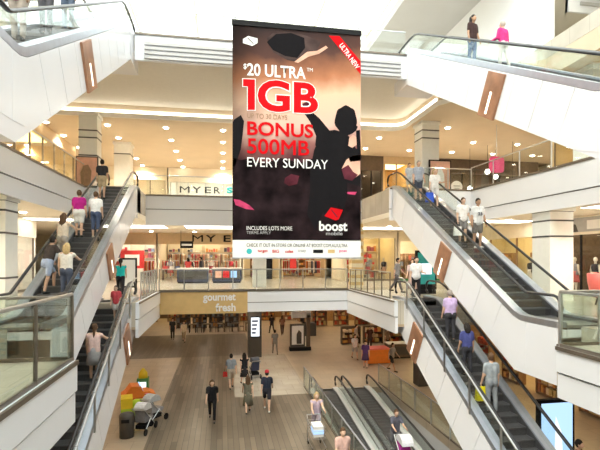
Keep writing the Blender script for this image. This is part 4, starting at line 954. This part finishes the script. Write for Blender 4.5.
def rot(v, a, ax):
    return Matrix.Rotation(a, 3, ax) @ v
def person(label, loc, head, h=1.70, pose='stand', skin=0, hair=(0.05,0.035,0.025), hs='short', top=(0.5,0.5,0.5), sleeve='short',
           bottom='trousers', bc=(0.05,0.06,0.1), shoe=(0.05,0.05,0.05), wide=1.0, grp=None, cap=None):
    P = dict(POSES[pose]) if isinstance(pose, str) else pose
    rad = lambda k: math.radians(P[k])
    s = h/1.72
    t = thing('person', label, 'person', loc, head, grp)
    hips = {}; J = {}
    for k, sg, a, kn in (('l',-1,rad('hl'),rad('kl')),('r',1,rad('hr'),rad('kr'))):
        H = V(sg*0.095,0,0); K = H+V(0,math.sin(a),-math.cos(a))*0.43; A = K+V(0,math.sin(a-kn),-math.cos(a-kn))*0.41
        J[k] = [H,K,A]
    low = min(J['l'][2].z, J['r'][2].z); pel = V(0,0,-low+0.085)
    for k in 'lr': J[k] = [p+pel for p in J[k]]
    ln = rad('lean'); sp = V(0,math.sin(ln),math.cos(ln)); chest = pel+sp*0.34; shc = pel+sp*0.49; neck = pel+sp*0.56; hd = neck+V(0,0.03+0.3*math.sin(ln)*0.2,0.135)
    for k, sg, f, ab, e in (('L',-1,rad('sl'),rad('al'),rad('el')),('R',1,rad('sr'),rad('ar'),rad('er'))):
        S = shc+V(sg*0.185,0,-0.02); E = S+V(sg*math.sin(ab),math.sin(f)*math.cos(ab),-math.cos(f)*math.cos(ab))*0.285
        g = f+e; W = E+V(sg*math.sin(ab)*0.5,math.sin(g)*math.cos(ab),-math.cos(g)*math.cos(ab))*0.25; d = (W-E).normalized()
        J[k] = [S,E,W,d]
    def sc(p): return Vector(p)*s
    def caps(b, lst, inf=0.0):
        for p0, r0, p1, r1 in lst: b.cap(sc(p0), (r0+inf)*s, sc(p1), (r1+inf)*s, 10)
    w = wide; X = V(1,0,0)
    torso = [(pel+X*sg*0.055*w-V(0,0,0.02), 0.105*w, chest+X*sg*0.065*w, 0.105*w) for sg in (-1,1)] + [(chest+X*sg*0.065*w, 0.105*w, shc+X*sg*0.09-V(0,0,0.05), 0.085) for sg in (-1,1)] + [(shc-X*0.16, 0.06, shc+X*0.16, 0.06)]
    seat = [(pel+X*sg*0.07*w-V(0,0.02,0.04), 0.11*w, pel+X*sg*0.06*w+sp*0.08, 0.105*w) for sg in (-1,1)]
    def leg(k, f0=0, f1=1.0):
        Hh, K, A = J[k]; out = []
        r = [0.085*w, 0.058, 0.040]
        out.append((Hh, r[0], K if f1 > 0.5 else Hh.lerp(K, f1*2), r[1] if f1 > 0.5 else r[0]+(r[1]-r[0])*f1*2))
        if f1 > 0.5:
            q = (f1-0.5)*2; C_ = K.lerp(A, 0.35)+V(0,-0.012,0)
            out.append((K, r[1], C_, 0.054)); 
            if q > 0.35: out.append((C_, 0.054, K.lerp(A, q), 0.054+(0.04-0.054)*(q-0.35)/0.65))
        return out
    def arm(k, f=1.0):
        S, E, W, d = J[k]; out = [(S, 0.055, E if f >= 0.5 else S.lerp(E, f*2), 0.042)]
        if f > 0.5: out.append((E, 0.042, E.lerp(W, (f-0.5)*2), 0.030))
        return out
    # body: one continuous surface
    b = MB(); caps(b, torso+seat+leg('l')+leg('r')+arm('L')+arm('R')+[(shc, 0.06, neck, 0.052), (neck, 0.052, neck+V(0,0.015,0.06), 0.05)])
    b.ball(sc(hd), 0.105*s, 12, 8, (0.76,0.92,1.18)); caps(b, [(hd+V(0,0.045,-0.075),0.038,hd+V(0,0.06,-0.065),0.034),(hd+V(0,0.088,0.0),0.012,hd+V(0,0.108,-0.028),0.016)]+[(hd+V(sg*0.082,-0.005,-0.015),0.018,hd+V(sg*0.082,-0.005,0.02),0.018) for sg in (-1,1)])
    for k in 'lr':
        A = J[k][2]; caps(b, [(A+V(0,-0.02,-0.045),0.036,A+V(0,0.15,-0.052),0.03)])
    for k in 'LR':
        S,E,W,d = J[k]; caps(b, [(W,0.028,W+d*0.055,0.034),(W+d*0.055,0.034,W+d*0.075,0.030)])
    body = b.build('body', [cloth(SKINS[skin],0.55), 'eye', 'lip'], t, True, True)
    x = MB()   # eyes, mouth and fingers, added to the same mesh
    for sg in (-1,1): x.ball(sc(hd+V(sg*0.034,0.088,0.012)),0.011*s,6,4,mi=1)
    x.box(*[v*s for v in (hd.x-0.022,hd.x+0.022,hd.y+0.088,hd.y+0.098,hd.z-0.056,hd.z-0.046)],mi=2)
    for k, sg in (('L',-1),('R',1)):
        S,E,W,d = J[k]; u = V(0,1,0) - d*d.y; u = u.normalized() if u.length > 0.2 else V(0,0,1); nrm = V(-sg,0,0)
        for i, ln_ in enumerate((0.066,0.075,0.072,0.056)):
            p0 = W+d*0.08+u*(0.027-0.018*i); p1 = p0+d*ln_*0.5+nrm*0.008; p2 = p1+d*ln_*0.42+nrm*0.024
            x.tube([sc(p0),sc(p1),sc(p2)],[0.010*s,0.009*s,0.007*s],5)
        p0 = W+d*0.025+u*0.028; p1 = p0+d*0.03+u*0.022+nrm*0.01; p2 = p1+d*0.032+u*0.004+nrm*0.014
        x.tube([sc(p0),sc(p1),sc(p2)],[0.013*s,0.011*s,0.008*s],5)
    JOBS.append((body, x, 0.021))
    def piece(name, lst, inf, col, extra=None, vox=0.024):
        bb = MB(); caps(bb, lst, inf)
        if extra: extra(bb)
        JOBS.append((bb.build(name, cloth(col), t, True, True), None, vox))
    sl = {'none':0.0,'tank':0.12,'short':0.36,'long':0.97}[sleeve]
    L_ = list(torso)+[(pel+X*sg*0.06*w-V(0,0,0.02),0.115*w,pel+X*sg*0.06*w+sp*0.1,0.11*w) for sg in (-1,1)]
    if sleeve == 'tank': L_ = L_[:-3]+L_[-2:]
    if sl: L_ += arm('L', sl)+arm('R', sl)
    piece('shirt', L_, 0.014, top)
    if bottom == 'trousers': piece('trousers', seat+leg('l',0,0.97)+leg('r',0,0.97), 0.013, bc)
    elif bottom == 'capri': piece('trousers', seat+leg('l',0,0.72)+leg('r',0,0.72), 0.013, bc)
    elif bottom == 'shorts': piece('shorts', seat+leg('l',0,0.40)+leg('r',0,0.40), 0.022, bc)
    else:
        bb = MB(); z0 = pel.z; hem = {'skirt':0.42,'dress':0.52}[bottom]
        pr_ = [(0.135,z0+0.10),(0.175,z0-0.05),(0.20,z0-0.2),(0.235,z0-hem),(0.225,z0-hem),(0.15,z0-0.15)]
        bb.lathe([(r_*s*w,z_*s) for r_,z_ in pr_],16,(0,0,0),0,1.05,0.85); bb.build('skirt', cloth(bc), t, True, True)
    for k in 'lr':
        A = J[k][2]; bb = MB(); caps(bb,[(A+V(0,-0.03,-0.045),0.042,A+V(0,0.05,-0.048),0.040),(A+V(0,0.05,-0.048),0.040,A+V(0,0.16,-0.055),0.032)]); bb.build('shoe', cloth(shoe,0.5), t, True, True)
    # hair
    bb = MB(); bb.ball(sc(hd+V(0,-0.018,0.022)),0.112*s,12,8,(0.80,0.92,1.12))
    if hs in ('long','pony','mid'):
        z_ = {'long':0.36,'pony':0.30,'mid':0.18}[hs]; wd = {'long':0.055,'pony':0.0,'mid':0.05}[hs]
        for dx in ((-wd,0,wd) if wd else (0,)):
            caps(bb,[(hd+V(dx,-0.055,0.02),0.062,hd+V(dx*1.1,-0.085,-z_*0.55),0.055 if wd else 0.035),(hd+V(dx*1.1,-0.085,-z_*0.55),0.055 if wd else 0.035,hd+V(dx,-0.10,-z_),0.03)])
    if hs == 'bun': bb.ball(sc(hd+V(0,-0.10,0.09)),0.05*s,8,6)
    # keep the face clear: slide the front of the hair mass back and up
    out = []
    for px_,py_,pz_ in bb.v:
        if py_ > hd.y*s+0.045*s and pz_ < hd.z*s+0.055*s: py_ = hd.y*s+0.02*s
        out.append((px_,py_,pz_))
    bb.v = out; bb.build('hair', cloth(hair,0.6), t, True, True)
    if cap:
        cc = MB(); cc.lathe([(0.112*s,0.0),(0.115*s,0.03*s),(0.09*s,0.09*s),(0.03*s,0.115*s)],12,sc(hd+V(0,-0.01,0.05)),0,0.85,1.0); cc.hexa([sc(hd+V(x_,y_,z_)) for x_,y_,z_ in ((-0.07,0.08,0.05),(0.07,0.08,0.05),(0.06,0.18,0.035),(-0.06,0.18,0.035),(-0.07,0.08,0.06),(0.07,0.08,0.06),(0.06,0.18,0.045),(-0.06,0.18,0.045))]); cc.build('cap', cloth(cap), t, True, True)
    def world(p): return Matrix.Translation(loc) @ Matrix.Rotation(head,4,'Z') @ sc(p)
    return dict(LH=world(J['L'][2]+J['L'][3]*0.09), RH=world(J['R'][2]+J['R'][3]*0.09), SH=world(shc+V(0.17,-0.1,-0.1)), BK=world(chest+V(0,-0.15,0)))
def bag(label, hand, c, w=0.3, h=0.32, d=0.14, drop=0.18, rz=0.0):
    t = thing('shopping_bag', label, 'bag', (hand.x,hand.y,hand.z-drop-h), rz)
    MB().hexa([(-w/2,-d/2,0),(w/2,-d/2,0),(w/2,d/2,0),(-w/2,d/2,0),(-w*0.46,-d*0.3,h),(w*0.46,-d*0.3,h),(w*0.46,d*0.3,h),(-w*0.46,d*0.3,h)]).build('body',cloth(c,0.5),t,local=True)
    for y in (-1,1): MB().tube([(-w*0.25,y*d*0.28,h-0.02),(-w*0.18,y*0.01,h+drop),(w*0.18,y*0.01,h+drop),(w*0.25,y*d*0.28,h-0.02)],0.009,5).build('handle','black',t,local=True)
def zesc(y, yb, zb, yt, zt):
    ns = round((zt-zb)/0.2); return zb+(zt-zb)/ns*min(ns,max(0,math.floor((y+0.0-yb)/((yt-yb)/ns))))+0.004
ML = (13.1,L1,22.2,L2); MR = (11.2,L1,20.2,L2); LL = (8.2,L0,17.7,L1); LR = (7.6,L0,16.4,L1); TL = (8.1,L2,16.7,L3); TR = (7.8,L2,17.1,L3)
def onesc(e, x, y): return (x, y, zesc(y, *e))
BR=(0.10,0.055,0.03); BK=(0.02,0.016,0.014); BL=(0.55,0.40,0.20)
# left escalator, all seen from behind
person('person in a black top and khaki shorts at the top of the left escalator',onesc(ML,-5.15,20.75),0,1.70,'stand',0,BK,'bun',(0.03,0.03,0.035),'short','shorts',(0.48,0.38,0.25))
g = person('person in a white T-shirt and blue cropped jeans on the left escalator',onesc(ML,-4.62,17.7),0,1.68,'stand',1,BR,'short',(0.82,0.82,0.82),'short','capri',(0.08,0.11,0.20),(0.6,0.5,0.4))
bag('black handbag held by the person in the white T-shirt',g['RH'],(0.03,0.03,0.03),0.26,0.22,0.1,0.10)
person('person in a magenta shirt and white shorts on the left escalator',onesc(ML,-5.15,17.55),0,1.70,'stand',0,BR,'short',(0.45,0.02,0.22),'short','shorts',(0.80,0.78,0.74),wide=1.12)
person('person with long brown hair in a cream top on the left escalator',onesc(ML,-5.1,15.7),-0.35,1.68,'rail',1,BR,'long',(0.72,0.62,0.50),'tank','trousers',(0.40,0.36,0.32))
person('person in a dark brown shirt and pale blue shorts stepping up the left escalator',onesc(ML,-5.1,14.4),-0.55,1.72,'climb',0,BK,'short',(0.07,0.055,0.05),'short','shorts',(0.42,0.50,0.68))
person('blonde person in a white singlet and jeans holding the left escalator rail',onesc(ML,-4.50,14.15),0,1.66,'rail',1,BL,'mid',(0.80,0.76,0.70),'tank','trousers',(0.10,0.12,0.18))
# right escalator, facing the viewer
person('person in a grey blue polo shirt at the top of the right escalator',onesc(MR,8.6,18.85),PI,1.74,'stand',0,(0.25,0.22,0.2),'short',(0.34,0.37,0.44),'short','shorts',(0.06,0.07,0.10),wide=1.15)
g = person('person in a white top with a blue bag on the right escalator',onesc(MR,9.0,18.1),PI,1.66,'carry',1,BL,'mid',(0.80,0.78,0.76),'short','shorts',(0.75,0.72,0.70))
bag('bright blue bag carried down the right escalator',g['RH'],(0.04,0.10,0.55),0.34,0.42,0.16,0.10)
person('child in a pale shirt behind the others on the right escalator',onesc(MR,8.5,19.6),PI,1.40,'stand',1,BR,'short',(0.55,0.58,0.62),'short','shorts',(0.7,0.7,0.7))
g = person('person in a plain white T-shirt carrying a white bag on the right escalator',onesc(MR,8.72,15.3),PI,1.64,'stand',1,BR,'pony',(0.82,0.80,0.80),'short','shorts',(0.25,0.24,0.24))
bag('white carrier bag held on the right escalator',g['RH'],(0.85,0.85,0.85),0.28,0.34,0.12,0.14)
person('tall person in a white number T-shirt and grey shorts on the right escalator',onesc(MR,9.22,15.15),PI,1.80,'stand',2,BK,'short',(0.80,0.81,0.83),'short','shorts',(0.22,0.21,0.20),(0.7,0.7,0.7),wide=1.12)
NUM = bpy.data.objects[[o.name for o in C.objects if o.get('label','').startswith('tall person in a white number')][0]]
o = lettering('23',0.17,0.12,'navy',[c for c in NUM.children if c.name.startswith('shirt')][0],(0.085,0.185,1.19),rz=PI,bold=0.04,name='printed_number')
# first floor
person('person in a turquoise top and black trousers by the sign board',(-4.25,20.1,0),0.2,1.66,'walk',1,BK,'pony',(0.02,0.50,0.50),'tank','trousers',(0.02,0.02,0.025))
g = person('person in a white blouse and black trousers at the head of the lower right escalator',(7.62,16.9,0),PI-0.1,1.68,'carry',1,BK,'mid',(0.82,0.82,0.84),'short','trousers',(0.02,0.02,0.025))
person('person in a pale dress behind the person in the white blouse',(8.1,18.3,0),PI-0.5,1.64,'walk',1,BR,'long',(0.65,0.50,0.48),'short','dress',(0.60,0.45,0.45))
person('person in grey near the golden shop on the first floor',(8.3,20.6,0),PI+0.9,1.68,'walk2',0,BK,'short',(0.30,0.29,0.30),'short','trousers',(0.12,0.11,0.12))
# lower escalators
person('person in red and white going down the lower left escalator',onesc(LL,-3.72,16.9),PI,1.25,'stand',1,BK,'mid',(0.60,0.08,0.10),'short','shorts',(0.75,0.70,0.68))
person('person in a pink top and grey skirt riding up the lower left escalator',onesc(LL,-3.76,14.25),0,1.66,'rail',1,BR,'pony',(0.70,0.50,0.46),'tank','skirt',(0.33,0.32,0.33))
person('person low on the lower left escalator at the picture bottom',onesc(LL,-3.95,10.3),0,1.68,'stand',0,BR,'short',(0.55,0.40,0.35),'short','trousers',(0.06,0.06,0.08))
person('person in a lilac shirt on the lower right escalator',onesc(LR,7.72,14.35),0,1.72,'stand',0,(0.35,0.3,0.27),'short',(0.50,0.38,0.62),'short','trousers',(0.05,0.05,0.06),wide=1.15)
person('person in a dark blue top on the lower right escalator',onesc(LR,7.5,12.9),0,1.6,'stand',2,BK,'mid',(0.06,0.07,0.22),'short','trousers',(0.04,0.04,0.05))
g = person('person in grey with a yellow bag on the lower right escalator',onesc(LR,7.62,11.8),0,1.68,'stand',0,BR,'short',(0.30,0.33,0.36),'short','trousers',(0.25,0.27,0.30))
bag('yellow carrier bag on the lower right escalator',g['LH'],(0.80,0.70,0.02),0.3,0.4,0.14,0.05)
# third floor escalators
person('person in a dark top and jeans on the top right escalator',onesc(TR,8.15,13.7),PI+0.4,1.64,'stand',2,BK,'long',(0.06,0.035,0.035),'short','trousers',(0.08,0.15,0.30))
person('person in a bright pink jacket on the top right escalator',onesc(TR,8.2,12.1),0.3,1.45,'carry',1,(0.5,0.45,0.4),'short',(0.75,0.05,0.25),'long','trousers',(0.65,0.63,0.60))
person('person in a mauve top on the top left escalator, nearest the corner',onesc(TL,-4.05,9.9),PI,1.70,'stand',0,BR,'short',(0.42,0.25,0.30),'short','trousers',(0.45,0.40,0.36),wide=1.15)
person('person in a yellow top on the top left escalator',onesc(TL,-4.0,11.2),PI,1.68,'stand',1,BR,'mid',(0.62,0.58,0.12),'short','trousers',(0.12,0.12,0.14))
person('person in a black top with bare arms on the top left escalator',onesc(TL,-4.0,12.7),PI,1.70,'rail',1,BK,'short',(0.03,0.03,0.035),'tank','trousers',(0.12,0.16,0.24))
# ground level walkers
person('person all in black walking towards the viewer on the timber floor',(-0.41,18.8,L0),PI,1.70,'walk',1,BR,'mid',(0.015,0.015,0.018),'short','trousers',(0.015,0.015,0.018))
g = person('person in a grey blue T-shirt and beige shorts walking away with a red bag',(0.45,23.2,L0),0.1,1.78,'walk2',0,BK,'short',(0.25,0.28,0.32),'short','shorts',(0.38,0.32,0.26),wide=1.1)
bag('small red bag carried on the timber floor',g['LH'],(0.55,0.03,0.03),0.26,0.26,0.1,0.1)
person('person with long dark hair in a black dress walking beside the grey shirted one',(1.15,23.8,L0),0.2,1.68,'walk',1,BK,'long',(0.02,0.02,0.025),'tank','skirt',(0.03,0.03,0.035))
person('child with long hair in an olive dress holding hands on the timber floor',(1.09,19.45,L0),0.0,1.60,'walk2',1,BR,'long',(0.16,0.15,0.11),'tank','dress',(0.16,0.15,0.11))
person('person in a red cap and navy shirt and shorts walking away',(1.92,19.6,L0),-0.1,1.76,'walk',0,BK,'short',(0.025,0.03,0.05),'short','shorts',(0.03,0.03,0.04),(0.7,0.7,0.7),cap=(0.55,0.04,0.06))
person('person in a patterned pale top pushing a shopping trolley beside the glass guard',(3.45,16.45,L0),PI,1.68,'push',1,BL,'mid',(0.50,0.40,0.50),'tank','shorts',(0.35,0.30,0.35))
person('person at the bottom edge beside the glass guard',(3.5,12.9,L0),PI,1.68,'walk',1,BR,'short',(0.62,0.40,0.35),'short','trousers',(0.3,0.28,0.28))
person('person pushing the silver pram on the right moving walk',(6.4,16.05,zwalk(16.05)),PI,1.68,'push',0,BR,'short',(0.10,0.10,0.13),'short','trousers',(0.2,0.2,0.22))
person('person in grey overalls walking past the dark column with the screen',(3.6,31.0,L0),0.1,1.70,'walk',0,BK,'short',(0.22,0.21,0.20),'short','trousers',(0.24,0.23,0.21))
person('person in brown walking at the back under the balcony',(5.1,38.5,L0),0,1.70,'walk2',1,BR,'mid',(0.25,0.12,0.08),'short','trousers',(0.10,0.06,0.05))
person('person in dark clothes at the back beside the one in brown',(4.3,39.5,L0),0.3,1.70,'walk',0,BK,'short',(0.04,0.03,0.03),'short','trousers',(0.05,0.04,0.04))
person('person in black standing under the gold balcony',(-4.0,38.0,L0),PI,1.70,'stand',0,BK,'short',(0.03,0.03,0.03),'short','trousers',(0.03,0.03,0.03))
person('person in a pale yellow top beside the one in black under the gold balcony',(-3.0,36.8,L0),PI,1.68,'walk',1,BR,'mid',(0.70,0.60,0.42),'short','capri',(0.45,0.36,0.25))
person('dark figure under the left first floor edge',(-6.6,31.0,L0),0.4,1.70,'walk',0,BK,'short',(0.04,0.03,0.03),'short','trousers',(0.04,0.03,0.03))
person('person in white near the orange table on the ground level',(8.6,28.6,L0),PI,1.66,'walk',1,BR,'mid',(0.72,0.72,0.74),'short','shorts',(0.40,0.40,0.42))
person('person in purple near the orange table on the ground level',(8.55,26.2,L0),PI-0.3,1.62,'stand',1,BK,'short',(0.14,0.07,0.24),'short','skirt',(0.10,0.06,0.16))
person('person in a grey top and black shorts right of the orange table',(9.85,25.2,L0),PI+0.6,1.68,'walk2',0,BK,'pony',(0.35,0.33,0.32),'short','shorts',(0.03,0.03,0.03))
for i,(x,y,z,c) in enumerate(((10.6,31.5,L0,(0.10,0.05,0.04)),(11.6,30.6,L0,(0.3,0.2,0.14)),(9.8,32.3,L0,(0.55,0.5,0.45)))):
    person(['person in dark red','person in tan','person in pale clothes'][i]+' among the market stands under the right balcony',(x,y,z),PI+0.5*i,1.68,'stand',1,BK,'short',c,'short','trousers',(0.06,0.05,0.05))
person('person with dark hair near the blue digital screen at the bottom right',(9.6,10.9,L0),PI+0.6,1.70,'walk',0,BK,'short',(0.16,0.10,0.09),'short','trousers',(0.08,0.07,0.07))
person('person in a red top at the bottom right corner',(10.6,10.6,L0),PI,1.66,'walk2',1,BR,'short',(0.50,0.14,0.12),'short','trousers',(0.1,0.09,0.09))
person('shopper in a dark coat inside the white department store',(-1.5,33.2,L1),PI/2,1.70,'stand',0,BK,'short',(0.04,0.04,0.05),'long','trousers',(0.05,0.05,0.06))
person('shopper in red inside the white department store',(-2.5,34.4,L1),0.3,1.66,'stand',1,BK,'mid',(0.55,0.08,0.08),'short','trousers',(0.05,0.05,0.08))
# finish the bodies and clothes: one continuous skin each
for o, x, vox in JOBS:
    md = o.modifiers.new('skin', 'REMESH'); md.mode = 'VOXEL'; md.voxel_size = vox; md.use_smooth_shade = True
    sm = o.modifiers.new('smooth', 'SMOOTH'); sm.factor = 0.5; sm.iterations = 2
dg = bpy.context.evaluated_depsgraph_get()
for o, x, vox in JOBS:
    me = bpy.data.meshes.new_from_object(o.evaluated_get(dg), depsgraph=dg); mats = list(o.data.materials); nm = o.data.name
    if x is not None:
        bm = bmesh.new(); bm.from_mesh(me); xm = x.mesh('extra'); xm.polygons.foreach_set('material_index', x.m); bm.from_mesh(xm); bm.to_mesh(me); bm.free(); bpy.data.meshes.remove(xm)
    me.materials.clear()
    for m_ in mats: me.materials.append(m_)
    me.shade_smooth(); o.modifiers.clear(); o.data = me
